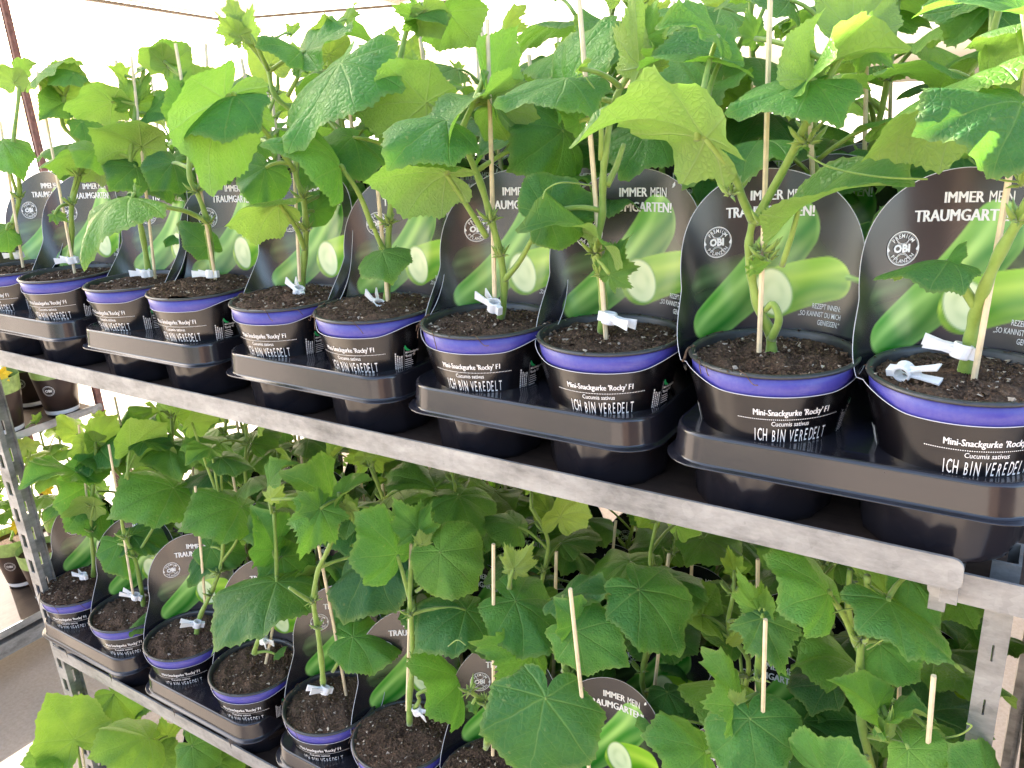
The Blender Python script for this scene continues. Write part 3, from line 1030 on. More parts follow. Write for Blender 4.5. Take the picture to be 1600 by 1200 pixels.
LV_ = [
    leaf_mesh(1, 0.75, 0.85, 0.13, pleat=0.05),                                            # 0 nearly flat
    leaf_mesh(2, 1.0, 1.0, 0.10, pleat=0.05),                                              # 1 umbrella
    leaf_mesh(3, -1.1, 0.8, 0.10, pleat=0.05),                                             # 2 trough, sides up
    leaf_mesh(4, 0.7, 1.7, 0.12, pleat=0.05),                                              # 3 tip hangs
    leaf_mesh(5, 0.4, 0.4, 0.26, pleat=0.05, twist=0.15),                                  # 4 wavy
    leaf_mesh(6, 1.9, 0.7, 0.10, pleat=0.06),                                              # 5 folded down
    leaf_mesh(7, -0.7, -0.7, 0.16, pleat=0.04),                                            # 6 cupped up
    leaf_mesh(8, 0.9, 0.9, 0.14, lob=(1.0, 0.86, 0.74, 0.56), dip=0.045, notch=0.12, pleat=0.05),   # 7 round
    leaf_mesh(9, 0.4, 0.6, 0.20, lob=(1.0, 0.80, 0.66, 0.50), dip=0.20, teeth=0.06, pleat=0.07),   # 8 young toothed
    leaf_mesh(10, -1.3, -0.5, 0.20, lob=(1.0, 0.84, 0.62, 0.42), dip=0.24, teeth=0.07, pleat=0.08), # 9 young star, cupped
    leaf_mesh(11, 0.2, 1.2, 0.22, lob=(1.0, 0.80, 0.72, 0.56), dip=0.10, pleat=0.05, twist=-0.15),  # 10
    leaf_mesh(12, 1.3, 0.1, 0.16, lob=(1.05, 0.80, 0.72, 0.60), dip=0.12, pleat=0.05),              # 11
]

LW = []
for me_, tip_ in LV_:
    xs_ = [v.co.x for v in me_.vertices]; LW.append((max(xs_) - min(xs_)) / tip_.length)
def leaf_matrix(base, tip, n, var, w=1.0):
    T = LV_[var][1]; t = T.normalized(); x = Vector((1, 0, 0)); nl = x.cross(t)
    d = (tip - base); s = d.length / T.length; d.normalize()
    n = (n - d * n.dot(d)).normalized(); xw = d.cross(n)
    A = Matrix((xw, d, n)).transposed(); B = Matrix((x, t, nl))
    R = (A @ B).to_4x4()
    return Matrix.Translation(base) @ R @ Matrix.Diagonal((s * w, s, s, 1))

PETR = 0.0021
def add_leaf(plant, Mloc, var, age, stalk_pts=None, stalk_r=PETR):
    """Mloc in the plant's frame; stalk_pts too"""
    o = bpy.data.objects.new('leaf', LV_[var][0]); link(o, plant)
    o.matrix_basis = Mloc
    o['age'] = float(age)
    if stalk_pts is not None:
        q = MB(); n = len(stalk_pts)
        q.tube(stalk_pts, [stalk_r * (1.15 - 0.35 * i / (n - 1)) for i in range(n)], 7)
        s = bpy.data.objects.new('leaf_stalk', q.mesh('leaf_stalk', M['stem'], True)); link(s, o)
        s.matrix_parent_inverse = Mloc.inverted()
    return o

def bud_mesh(seed):
    """cluster of small buds, stipules and a curl of tendril at a node"""
    rnd = random.Random(seed); q = MB()
    for k in range(16):
        a = rnd.uniform(0, 6.28); el = rnd.uniform(-0.3, 1.2); L = rnd.uniform(0.004, 0.012)
        d = Vector((math.cos(a) * math.cos(el), math.sin(a) * math.cos(el), math.sin(el)))
        b0 = d * 0.0025; q.tube([b0, b0 + d * L * 0.5 + Vector((0, 0, 0.0006)), b0 + d * L], [0.0011, 0.0010, 0.0001], 5)
    for k in range(3):
        a = rnd.uniform(0, 6.28); d = Vector((math.cos(a), math.sin(a), 0.5)).normalized()
        q.tube([d * 0.002, d * 0.007, d * 0.012 + Vector((0, 0, 0.002)), d * 0.016 + Vector((0, 0, 0.005))], [0.0012, 0.0020, 0.0014, 0.0002], 6)
    return q.mesh('node_bud', M['stem'], True)
BUDS = [bud_mesh(s) for s in (1, 2, 3)]

def tendril_pts(p0, d, L, seed):
    rnd = random.Random(seed); d = Vector(d).normalized()
    a = d.cross(Vector((0, 0, 1))).normalized(); b = a.cross(d)
    out = []
    for i in range(26):
        t = i / 25; k = max(0, t - 0.55) / 0.45
        q = p0 + d * L * (t - 0.25 * k * k) + Vector((0, 0, -0.15 * L * t * t))
        rr = 0.006 * k
        out.append(q + a * rr * math.sin(k * 11) + b * rr * (math.cos(k * 11) - 1))
    return out

def make_pot(plant, seed, sleeve=True, shown=2, turn=None):
    rnd = random.Random(seed)
    p = obj('pot', POT, plant)
    obj('blue_band', BAND, p); obj('rolled_lip', LIP, p)
    s = obj('soil', SOILS[{4: 4, 5: 5, 6: 5, 31: 4, 36: 5, 37: 4}.get(seed, seed % 4)], plant); s.rotation_euler = (0, 0, rnd.uniform(0, 6.28))
    if seed in (5, 6, 7, 9, 36, 31, 35):
        for k in range(5):
            q = MB(); a = (rnd.uniform(-2.2, 0.9) if k else -1.35); rr = 0.0600
            pts = [Vector((math.sin(a + j * 0.05) * (rr + 0.0016 * j), -math.cos(a + j * 0.05) * (rr + 0.0016 * j), 0.0985 - 0.0004 * j * j * rnd.uniform(0.6, 1.3) + rnd.uniform(-0.001, 0.001))) for j in range(6)]
            q.tube(spline(pts, 3), (0.0011 if k == 0 else 0.0004), 5)
            obj('root_fibre', q.mesh('root_fibre', M['crumb'], False), plant)
    if sleeve:
        sl_ = obj('label_sleeve', SLEEVE, plant)
        obj('card_edge', EDGE, sl_); obj('panel_lettering', LETP, sl_); obj('seal', SEAL, sl_)
        if shown: obj('front_lettering', LETF, sl_); obj('green_swoosh', SWO, sl_)
        sl_.rotation_euler = (rnd.uniform(-0.01, 0.01), 0, rnd.uniform(0.02, 0.16) if turn is None else R_(turn))

def make_stake(plant, a, b, r=0.0021):
    q = MB(); q.tube([a, (Vector(a) + Vector(b)) / 2 + Vector((0.0006, 0, 0)), b], [r, r * 0.97, r * 0.93], 6)
    return obj('stake', q.mesh('stake', M['stake'], False), plant)

def make_clip(plant, p, yaw, seed=0, pitch=0.0):
    c_ = obj('clip', CLIP, plant, p); c_.rotation_euler = (0.15 * math.sin(seed), pitch, yaw)
    return c_

# generic foliage ------------------------------------------------------
def make_foliage(seed, height=0.30, nleaf=9):
    """returns a list of (kind, mesh, matrix, age, stalk mesh)"""
    rnd = random.Random(100 + seed)
    lx, ly = rnd.uniform(-0.04, 0.04), rnd.uniform(-0.03, 0.02)
    pts = []
    for i in range(7):
        t = i / 6
        pts.append(Vector((lx * t + 0.009 * math.sin(i * 2.1 + seed), ly * t + 0.008 * math.cos(i * 1.7 + seed), 0.088 + height * t)))
    sp = spline(pts, 4)
    q = MB(); n = len(sp); q.tube(sp, [0.0034 * (1.1 - 0.5 * i / n) for i in range(n)], 8)
    stem = q.mesh('stem', M['stem'], True)
    L = []
    a = rnd.uniform(0, 6.28)
    buds = []
    for i in range(nleaf):
        t = 0.20 + 0.80 * i / (nleaf - 1)
        p = sp[min(n - 1, int(t * (n - 1)))]
        a += R_(137) + rnd.uniform(-0.4, 0.4)
        top = i / (nleaf - 1)
        pl = rnd.uniform(0.045, 0.075) * (1 - 0.55 * top ** 3)
        el = rnd.uniform(0.35, 0.85)
        d = Vector((math.cos(a) * math.cos(el), math.sin(a) * math.cos(el), math.sin(el)))
        b0 = p + d * pl
        ln = rnd.uniform(0.056, 0.084) * (1 - 0.50 * top ** 7) * (0.75 + 0.25 * min(1, i / 2))
        if i == nleaf - 1: ln = 0.028
        dr = Vector((math.cos(a + rnd.uniform(-0.4, 0.4)), math.sin(a + rnd.uniform(-0.3, 0.3)), rnd.uniform(-0.75, 0.1) if top < 0.85 else 0.9)).normalized()
        tip = b0 + dr * ln
        nn = Vector((rnd.uniform(-0.3, 0.3), rnd.uniform(-0.35, 0.2), 1))
        var = rnd.choice([0, 1, 1, 2, 3, 4, 7, 7, 10, 11]) if top < 0.9 else rnd.choice([8, 9, 8])
        age = 0.0 if top < 0.5 else (rnd.uniform(0.1, 0.35) if top < 0.85 else rnd.uniform(0.5, 1.0))
        M_ = leaf_matrix(b0, tip, nn, var, rnd.uniform(0.85, 1.0))
        qq = MB(); bz = bez(p, p + d * pl * 0.6 + Vector((0, 0, 0.010)), b0, 6)
        qq.tube(bz, [0.0021 - 0.0007 * k / 6 for k in range(7)], 6)
        L.append((var, M_, age, qq.mesh('leaf_stalk', M['stem'], True)))
        if i % 2 == 0: buds.append(p)
    return stem, L, buds
FOL = [make_foliage(s, 0.26 + 0.02 * (s % 4), 9 + s % 3) for s in range(11)]

def generic_plant(loc, fol, label, group, seed, potparts=True, front_text=False, hs=1.0, name='potted_cucumber'):
    rnd = random.Random(seed * 7 + 1)
    t = empty(name, loc, label, 'potted cucumber', group)
    if potparts: make_pot(t, seed, True, front_text)
    stem, L, buds = FOL[fol]
    rz = Matrix.Rotation(rnd.uniform(0, 6.28), 4, 'Z') @ Matrix.Translation((0, 0, 0.088 * (1 - hs))) @ Matrix.Scale(hs, 4)
    o = bpy.data.objects.new('stem', stem); link(o, t); o.matrix_basis = rz
    rzr = Matrix.Rotation(0, 4, 'Z')
    for (var, M_, age, sm) in L:
        o = bpy.data.objects.new('leaf', LV_[var][0]); link(o, t)
        MM = rz @ M_
        l_, r_, s_ = MM.decompose()
        MM = Matrix.LocRotScale(l_, r_, s_)
        o.matrix_basis = MM; o['age'] = float(age)
        s = bpy.data.objects.new('leaf_stalk', sm); link(s, o); s.matrix_parent_inverse = MM.inverted(); s.matrix_basis = rz
    for k, p in enumerate(buds):
        b = obj('node_bud', BUDS[k % 3], t, rz @ p)
    if potparts:
        make_stake(t, (rnd.uniform(0.004, 0.012), -0.006, 0.085), (rnd.uniform(-0.02, 0.03), rnd.uniform(-0.01, 0.02), 0.31 + rnd.uniform(0.0, 0.09)), 0.0023)
        make_clip(t, stem.vertices[9].co, rnd.uniform(-0.5, 0.9), seed)
    return t

def hero(px_off, loc, label, group, stem_px=None, stake_px=None, clip=None, leaves=(), buds=(), tendrils=(), branches=(), seed=0, potparts=True, stem_r=0.0036, turn=None):
    """foliage given as world points; every item is real geometry at its own depth"""
    t = empty('potted_cucumber', loc, label, 'potted cucumber', group)
    O = Vector(loc)
    if potparts: make_pot(t, seed, True, True, turn)
    hv = Vector((O.x, O.y, 0)); dist0 = hv.length; hv.normalize()
    def PT(px, py, Y):       # a sight line met at the plant's own distance, Y - O.y nearer or farther
        r = ray(px, py); r = r * ((dist0 + Y - O.y) / (r[0] * hv.x + r[1] * hv.y))
        return Vector((r[0], r[1], r[2] + CAMZ)) - O
    def W(p):                # -> plant frame
        return PT(p[0], p[1], p[2])
    skel = []
    if stem_px:
        sp = spline([W(p) for p in stem_px], 5); n = len(sp); skel += sp
        q = MB(); q.tube(sp, [stem_r * (1.08 - 0.4 * i / n) * (1 + 0.12 * math.sin(i * 1.3)) for i in range(n)], 9)
        obj('stem', q.mesh('stem', M['stem'], True), t)
    for br in branches:
        sp = spline([W(p) for p in br], 5); n = len(sp); skel += sp
        q = MB(); q.tube(sp, [stem_r * (0.85 - 0.3 * i / n) for i in range(n)], 8)
        obj('stem_branch', q.mesh('stem_branch', M['stem'], True), t)
    if stake_px: make_stake(t, W(stake_px[0]), W(stake_px[1]))
    if clip: 
        make_clip(t, W(clip[0]), clip[1], seed, clip[2] if len(clip) > 2 else 0.0)
    for lf in leaves:
        b0, b1, Yb, Yt, roll, w, var, age = lf[:8]
        B = PT(b0[0], b0[1], Yb); T = PT(b1[0], b1[1], Yt)
        camv = (Vector((0, 0, CAMZ)) - O) - (B + T) / 2
        d = (T - B).normalized()
        n0 = (camv - d * camv.dot(d)).normalized()
        if w >= 5:           # w is the blade's breadth as seen: tilt the blade until it looks that broad
            ln_ = math.hypot(b1[0] - b0[0], b1[1] - b0[1])
            c_ = w / (LW[var] * 0.92 * ln_)
            if c_ < 1:
                a_ = math.degrees(math.acos(max(c_, 0.12)))
                roll = (a_ if roll <= 90 else 180 - a_) if abs(roll) > 3 or a_ > 20 else roll
                w = 0.92
            else: w = min(1.35, 0.92 * c_)
        else: w *= 0.86
        n = max((Matrix.Rotation(R_(roll), 3, d) @ n0, Matrix.Rotation(R_(-roll), 3, d) @ n0), key=lambda v_: v_.z)
        Mx = leaf_matrix(B, T, n, var, w)
        st = None
        if len(lf) > 8 and lf[8]:
            sp_ = [W(p) for p in lf[8]] + [B]
            st = spline(sp_, 4) if len(sp_) > 2 else bez(sp_[0], (sp_[0] + sp_[1]) / 2 + Vector((0, 0, 0.008)), sp_[1], 7)
        if st is None and skel:      # every blade hangs on a stalk that grows from the nearest stem below it
            near = min(skel, key=lambda v_: (v_ - B).length + max(0.0, v_.z - B.z) * 1.5)
            if (near - B).length > 0.003:
                st = bez(near, (near + B) / 2 + Vector((0, 0, 0.006)) + (near - B).cross(Vector((0, 0, 1))) * 0.12, B, 7)
        add_leaf(t, Mx, var, age, st)
    for k, b in enumerate(buds):
        ob = obj('node_bud', BUDS[k % 3], t, W(b)); ob.rotation_euler = (0, 0, k * 1.7)
    for k, td in enumerate(tendrils):
        q = MB(); pts = spline([W(p) for p in td], 6); q.tube(pts, 0.0007, 5)
        obj('tendril', q.mesh('tendril', M['stem'], True), t)
    return t

# ================================================================== upper shelf
BT = ZU - 0.0178         # top of the board
BU = BT + 0.0267         # foot of the pots, held in the tray wells
YP = 0.613
UX = [-1.274, -1.144, -0.987, -0.856, -0.706, -0.576, -0.436, -0.308, -0.1695, -0.038]
ORD = ['first', 'second', 'third', 'fourth', 'fifth', 'sixth', 'seventh', 'eighth', 'ninth', 'tenth']
TU = [-1.209, -0.9215, -0.641, -0.374, -0.108]
tl = ['black two-pot tray at the far left end of the upper shelf', 'black tray second from the left on the upper shelf',
      'black tray in the middle of the upper shelf', 'black tray with a dusty front edge, second from the right on the upper shelf',
      'black tray overhanging the right end of the upper shelf']
for x, lb, tz in zip(TU, tl, (0.0, 0.01, -0.01, 0.0, 0.008)):
    tray(x, 0.551, BT, lb, 'trays on the upper shelf', tz)

G1 = 'front row of potted cucumber plants on the upper shelf'
# leaves: base px, tip px, depth of base, depth of tip, roll, width, shape, age, [stalk points]
H = []
H.append(dict(  # 1
    label='leftmost plant of the upper front row, cut off by the photo edge',
    stem=[(20, 405, .617), (18, 360, .615), (30, 310, .61), (28, 270, .60), (20, 235, .60), (30, 140, .62), (25, 105, .63)], stake=[(36, 418, .605), (0, 190, .62)], clip=((28, 398, .615), 0.2),
    leaves=[((5, 222), (38, 285), .60, .56, -10, 1.0, 1, 0, [(25, 300, .61), (10, 250, .60)]),
            ((22, 130), (0, 100), .62, .60, 150, 1.3, 0, .3, None), ((28, 118), (60, 100), .63, .62, 130, 1.2, 4, .3, None),
            ((10, 360), (-30, 400), .6, .58, 20, 1.0, 1, 0, [(18, 350, .61)])]))
H.append(dict(  # 2
    label='upper front-row plant second from the left, its tray corner meeting the left rail end',
    stem=[(108, 412, .617), (112, 370, .615), (112, 320, .61), (124, 275, .61), (128, 230, .62), (98, 195, .63), (100, 150, .63)], stake=[(117, 428, .607), (58, 112, .63)], clip=((112, 406, .61), 0.3),
    leaves=[((150, 256), (60, 265), .60, .56, 105, 38, 3, .2, [(185, 300, .615), (165, 265, .61)]),
            ((128, 190), (170, 230), .60, .60, 30, 1.0, 1, 0, [(112, 310, .61), (125, 250, .6)]),
            ((60, 115), (140, 105), .62, .64, 100, 1.1, 0, .4, None), ((95, 150), (140, 120), .64, .6, 160, 1.2, 4, .3, None),
            ((100, 160), (60, 190), .63, .60, 20, 1.0, 2, .1, None), ((115, 115), (72, 135), .6, .6, 60, 1.2, 0, .2, None),
            ((85, 335), (110, 350), .59, .58, 20, 1.0, 8, .3, [(105, 320, .61)])]))
H.append(dict(  # 3
    label='upper front-row plant third from the left, a big yellow-green leaf hanging before it',
    stem=[(233, 432, .617), (225, 380, .615), (215, 330, .61), (206, 280, .61), (204, 235, .61), (215, 150, .62), (225, 110, .62)], stake=[(243, 441, .607), (205, 88, .62)], clip=((228, 427, .61), 0.1),
    leaves=[((222, 230), (145, 200), .61, .56, 165, 75, 1, .35, [(204, 250, .61)]),
            ((175, 160), (98, 172), .63, .60, 130, 1.0, 0, .3, None),
            ((228, 178), (285, 185), .62, .58, 40, 1.0, 2, 0, None), ((205, 165), (235, 110), .62, .62, 0, 1.1, 8, .4, None),
            ((195, 120), (165, 100), .62, .60, 30, 1.0, 9, .8, None), ((215, 110), (258, 108), .64, .62, 60, 1.2, 4, .3, None),
            ((240, 260), (268, 320), .63, .62, 10, 1.0, 1, 0, [(210, 300, .61)])]))
H[-1]['leaves'] += [((212, 262), (170, 300), .60, .58, 15, 70, 1, 0, None), ((150, 235), (118, 262), .62, .60, 15, 60, 7, .1, None)]
H.append(dict(  # 4
    label='upper front-row plant fourth from the left with pale dry soil heaped over the rim',
    stem=[(335, 445, .617), (330, 400, .615), (325, 350, .61), (308, 300, .61), (296, 275, .61), (300, 200, .62), (320, 150, .62)], stake=[(337, 440, .605), (274, 68, .62)], clip=((330, 428, .61), 0.2),
    branches=[[(322, 345, .61), (290, 330, .60), (250, 322, .59), (208, 309, .575)]],
    leaves=[((205, 308), (132, 425), .575, .54, 35, 70, 3, .25, None),
            ((212, 305), (212, 278), .575, .58, 60, 1.0, 8, .4, None),
            ((300, 180), (262, 120), .62, .60, 10, 80, 0, .1, None), ((310, 150), (355, 110), .62, .6, 150, 1.2, 0, .3, None),
            ((255, 95), (215, 78), .65, .63, 140, 1.3, 0, .3, None), ((262, 105), (300, 75), .65, .63, 170, 1.4, 1, .1, None),
            ((280, 140), (318, 120), .62, .6, 20, 1.0, 8, .3, None),
            ((325, 385), (275, 350), .62, .64, 15, .9, 1, 0, [(322, 360, .61)])]))
H[-1]['leaves'] += [((270, 255), (235, 300), .66, .64, 10, 75, 7, 0, None), ((345, 250), (318, 292), .66, .64, 0, 60, 1, 0, None)]
H.append(dict(  # 5
    label='upper front-row plant fifth from the left under a broad olive leaf seen from below',
    stem=[(470, 462, .617), (475, 410, .615), (478, 360, .61), (474, 310, .61), (462, 268, .61), (468, 190, .62), (430, 150, .62), (420, 110, .62)], stake=[(468, 440, .61), (455, 190, .63)], clip=((467, 455, .605), -0.4, 0.4),
    branches=[[(476, 390, .61), (462, 355, .60), (437, 320, .585)], [(462, 268, .61), (415, 206, .59), (362, 152, .57)]],
    leaves=[((437, 320), (350, 354), .585, .55, 118, 40, 5, .5, None),
            ((352, 155), (332, 308), .57, .54, 182, 135, 0, .1, None),
            ((368, 150), (262, 228), .565, .55, 42, 48, 5, 0, None),
            ((415, 262), (398, 328), .60, .59, 0, 80, 7, 0, None),
            ((470, 82), (398, 74), .60, .58, 55, 40, 1, 0, [(450, 150, .61), (470, 110, .6)]), ((478, 80), (592, 68), .60, .60, 62, 32, 4, 0, None),
            ((368, 25), (350, -12), .60, .60, 160, 1.0, 8, .5, [(420, 110, .61), (395, 60, .6)]), ((380, 60), (395, 5), .60, .60, 165, 1.2, 9, .5, None),
            ((372, 55), (335, 18), .60, .58, 150, 1.0, 8, .5, None),
            ((490, 330), (520, 300), .63, .65, 0, 1.0, 7, 0, None)]))
H[-1]['leaves'] += [((520, 235), (470, 300), .66, .64, 10, 90, 7, 0, None), ((395, 215), (360, 262), .65, .63, 10, 70, 1, 0, None), ((540, 300), (575, 345), .67, .65, 0, 60, 1, 0, None)]
H.append(dict(  # 6
    label='upper front-row plant sixth from the left with a small round leaf over its stake',
    stem=[(603, 478, .617), (606, 440, .615), (606, 400, .61), (608, 350, .61), (612, 308, .61), (622, 250, .615), (650, 190, .62), (700, 180, .62)], stake=[(608, 497, .605), (590, 295, .615)], clip=((592, 478, .605), -0.5, 0.5),
    branches=[[(582, 356, .60), (562, 305, .595), (537, 266, .585)], [(605, 400, .612), (592, 375, .605), (582, 350, .6)], [(622, 110, .64), (632, 60, .64), (645, 22, .64)]],
    leaves=[((531, 262), (404, 228), .585, .56, 8, 90, 3, 0, None),
            ((598, 394), (614, 447), .585, .555, 0, 1.35, 1, .2, [(606, 430, .61), (600, 405, .60)]),
            ((533, 100), (445, 238), .60, .545, 12, 95, 11, 0, [(569, 153, .61), (555, 140, .6)]),
            ((560, 110), (592, 84), .60, .60, 40, .9, 0, .1, None),
            ((666, 160), (552, 180), .60, .57, 178, 120, 0, .15, [(700, 180, .62), (685, 170, .61)]),
            ((658, 30), (612, 8), .64, .62, 20, 1.0, 8, .3, None), ((652, 25), (700, 40), .63, .62, 60, 1.2, 2, .3, None), ((665, 15), (690, 62), .63, .63, 170, 1.3, 0, .4, None),
            ((700, 20), (745, 75), .65, .66, 165, 1.5, 0, .1, None)]))
H[-1]['leaves'] += [((552, 215), (500, 285), .63, .60, 10, 95, 7, 0, None), ((655, 255), (640, 330), .66, .64, 10, 80, 1, 0, None)]
H.append(dict(  # 7
    label='upper front-row plant seventh from the left with a forked thick stem and a teal leaf',
    stem=[(782, 498, .617), (788, 450, .615), (782, 400, .612), (768, 345, .61), (752, 290, .61), (730, 235, .61), (722, 205, .61), (745, 150, .62), (760, 110, .62)], stake=[(773, 470, .612), (761, 30, .63)], clip=((772, 478, .600), -0.4, 0.35),
    branches=[[(760, 370, .61), (735, 330, .60), (697, 272, .585)], [(786, 440, .614), (812, 408, .60), (832, 372, .59)]],
    leaves=[((697, 272), (566, 285), .585, .56, 150, 72, 5, .1, None),
            ((698, 190), (604, 268), .575, .535, 5, 100, 1, 0, [(722, 212, .61)]),
            ((712, 235), (690, 232), .57, .56, 60, 1.0, 8, .3, None),
            ((752, 150), (702, 232), .60, .55, 48, 45, 2, .15, None),
            ((772, 158), (812, 36), .635, .655, 176, 88, 0, 0, None), ((765, 165), (845, 185), .63, .64, 165, 1.1, 0, .1, None),
            ((690, 215), (665, 250), .62, .60, 150, 1.2, 0, .1, None),
            ((880, 205), (790, 270), .66, .62, 0, 1.0, 7, 0, None)]))
H.append(dict(  # 8
    label='upper front-row plant third from the right with a young toothed leaf beside the stake',
    stem=[(940, 520, .617), (943, 480, .615), (938, 430, .612), (930, 395, .61), (940, 340, .61), (942, 290, .61), (945, 245, .61), (960, 160, .62), (985, 110, .62), (1000, 60, .62)], stake=[(947, 530, .605), (904, -10, .62)], clip=((952, 497, .600), 2.9, -0.1),
    branches=[[(930, 395, .612), (940, 410, .60), (953, 428, .59)], [(948, 290, .61), (962, 262, .62), (975, 225, .63)]],
    leaves=[((934, 372), (806, 366), .60, .56, 28, 55, 4, .1, [(936, 400, .61)]),
            ((953, 428), (990, 362), .59, .585, 5, 70, 8, .35, None),
            ((884, 124), (770, 165), .60, .56, 50, 55, 11, .1, [(940, 250, .61), (935, 178, .605)]),
            ((905, 108), (925, 92), .6, .6, 120, 1.0, 8, .4, None),
            ((885, 150), (965, 25), .66, .67, 12, 100, 0, 0, None),
            ((1000, 105), (990, -40), .60, .60, 170, .8, 9, .5, None), ((1008, 60), (1030, -10), .60, .60, 20, 1.0, 8, .4, None),
            ((1020, 90), (1003, 75), .6, .58, 20, 1.0, 8, .3, None),
            ((855, 335), (925, 300), .60, .63, 0, 1.2, 7, .05, [(940, 330, .61)]),
            ((905, 190), (870, 170), .61, .60, 20, 1.2, 2, .1, None)],
    tendrils=[[(925, 290, .605), (880, 285, .58), (855, 295, .575), (848, 310, .57)], [(915, 120, .6), (935, 150, .6), (940, 180, .6)]]))
H.append(dict(  # 9
    label='upper front-row plant second from the right, stem forking in a wide V before the label',
    stem=[(1206, 562, .617), (1203, 520, .615), (1185, 480, .612), (1174, 430, .61), (1170, 385, .608), (1176, 345, .606)], stake=[(1186, 550, .61), (1204, -20, .60)], clip=None, stem_r=0.0040,
    branches=[[(1176, 345, .606), (1160, 310, .595), (1145, 270, .585), (1103, 216, .57)],
              [(1178, 348, .606), (1205, 300, .60), (1235, 245, .595), (1258, 195, .59), (1290, 130, .59), (1330, 60, .60)],
              [(1205, 530, .612), (1217, 500, .606), (1208, 475, .607), (1195, 485, .61)]],
    leaves=[((1103, 216), (884, 219), .57, .55, 148, 102, 4, .2, None),
            ((1266, 128), (1132, 178), .575, .54, 52, 75, 11, .05, [(1262, 195, .59)]),
            ((1262, 126), (1425, 82), .575, .59, 138, 80, 4, .35, None),
            ((1262, 128), (1290, 12), .58, .59, 165, 60, 2, .4, None),
            ((1248, 328), (1430, 291), .585, .56, 72, 48, 2, .15, [(1222, 415, .60), (1238, 365, .59)]),
            ((1334, 48), (1345, -80), .62, .62, 172, 140, 0, .35, None), ((1345, 60), (1400, 110), .63, .63, 20, 1.2, 8, .2, None),
            ((1122, 55), (1020, 48), .61, .60, 68, 50, 4, .15, None), ((1128, 92), (995, 112), .63, .62, 52, 55, 2, 0, None),
            ((1180, 60), (1165, 10), .62, .62, 0, .9, 8, .3, None),
            ((1175, 420), (1205, 410), .6, .59, 20, .9, 9, .7, None)],
    tendrils=[[(1262, 243, .59), (1300, 262, .57), (1370, 276, .56), (1450, 280, .555)]],
    buds=[(1196, 350, .60), (1205, 345, .604), (1142, 305, .59), (1262, 225, .59), (1200, 408, .603), (1190, 395, .605)]))
H.append(dict(  # 10
    label='rightmost plant of the upper front row, a broken white clip lying on its soil',
    stem=[(1506, 592, .617), (1515, 540, .612), (1522, 500, .608), (1535, 460, .60), (1560, 400, .59), (1600, 330, .58), (1640, 250, .57)], stake=[(1519, 607, .605), (1612, 60, .585)], clip=((1502, 548, .605), 0.15, 0.25), stem_r=0.0045,
    branches=[[(1528, 484, .606), (1500, 440, .60), (1482, 408, .59)]],
    leaves=[((1597, 162), (1424, 214), .56, .525, 2, 165, 7, .05, [(1640, 240, .57)]),
            ((1545, 118), (1343, 254), .60, .57, 158, 85, 5, .4, None), ((1545, 118), (1600, 75), .60, .61, 170, 1.3, 0, .4, None),
            ((1598, 18), (1424, 30), .59, .56, 42, 75, 2, .05, None), ((1590, 40), (1505, 78), .60, .60, 120, .8, 5, .35, None),
            ((1484, 408), (1364, 438), .59, .565, 62, 40, 5, .05, None), ((1482, 406), (1512, 376), .59, .595, 60, 1.0, 5, .05, None)],
    tendrils=[[(1600, 285, .58), (1570, 282, .575), (1540, 275, .57)]],
    buds=[(1590, 345, .582), (1598, 290, .58)]))
for i, h in enumerate(H):
    t = hero(None, (UX[i], YP, BU), h['label'], G1, h['stem'], h['stake'], h['clip'], h['leaves'], h.get('buds', [(h['stem'][3][0], h['stem'][3][1], h['stem'][3][2] - .004), (h['stem'][2][0] + 3, h['stem'][2][1], h['stem'][2][2] - .003)]), h.get('tendrils', ()), h.get('branches', ()), seed=i + 1, stem_r=h.get('stem_r', 0.0036), turn=(5, 14, 0, 4, 4, 0, 6, 7, 22, 14)[i])
# the loose clip on the soil of the last pot
lc = obj('plant_clip', CLIP, None, onZ((1412, 580), BU + 0.098)); lc.rotation_euler = (1.3, 0.1, 2.9)
tag(lc, 'loose white plastic clip lying on the soil of the rightmost upper pot', 'clip')

rowname = {1: 'second row', 2: 'third row', 3: 'back row'}
for r in (1, 2, 3):
    for i in range(11 if r < 3 else 11):
        x = (UX[i] if i < 10 else 0.10) + 0.004 * math.sin(i * 3 + r)
        if i < 10: lb = 'cucumber plant in the %s of the upper shelf, %s from the left' % (rowname[r], ORD[i])
        else: lb = 'cucumber plant in the %s just past the right end of the upper shelf' % rowname[r]
        if i == 10: continue
        generic_plant((x, YP + 0.129 * r, BU), (i * 4 + r * 2) % 11, lb, 'cucumber plants in the back rows of the upper shelf', r * 20 + i, hs=(0.72 if i < 3 else (0.88 if i < 6 else 1.06)))

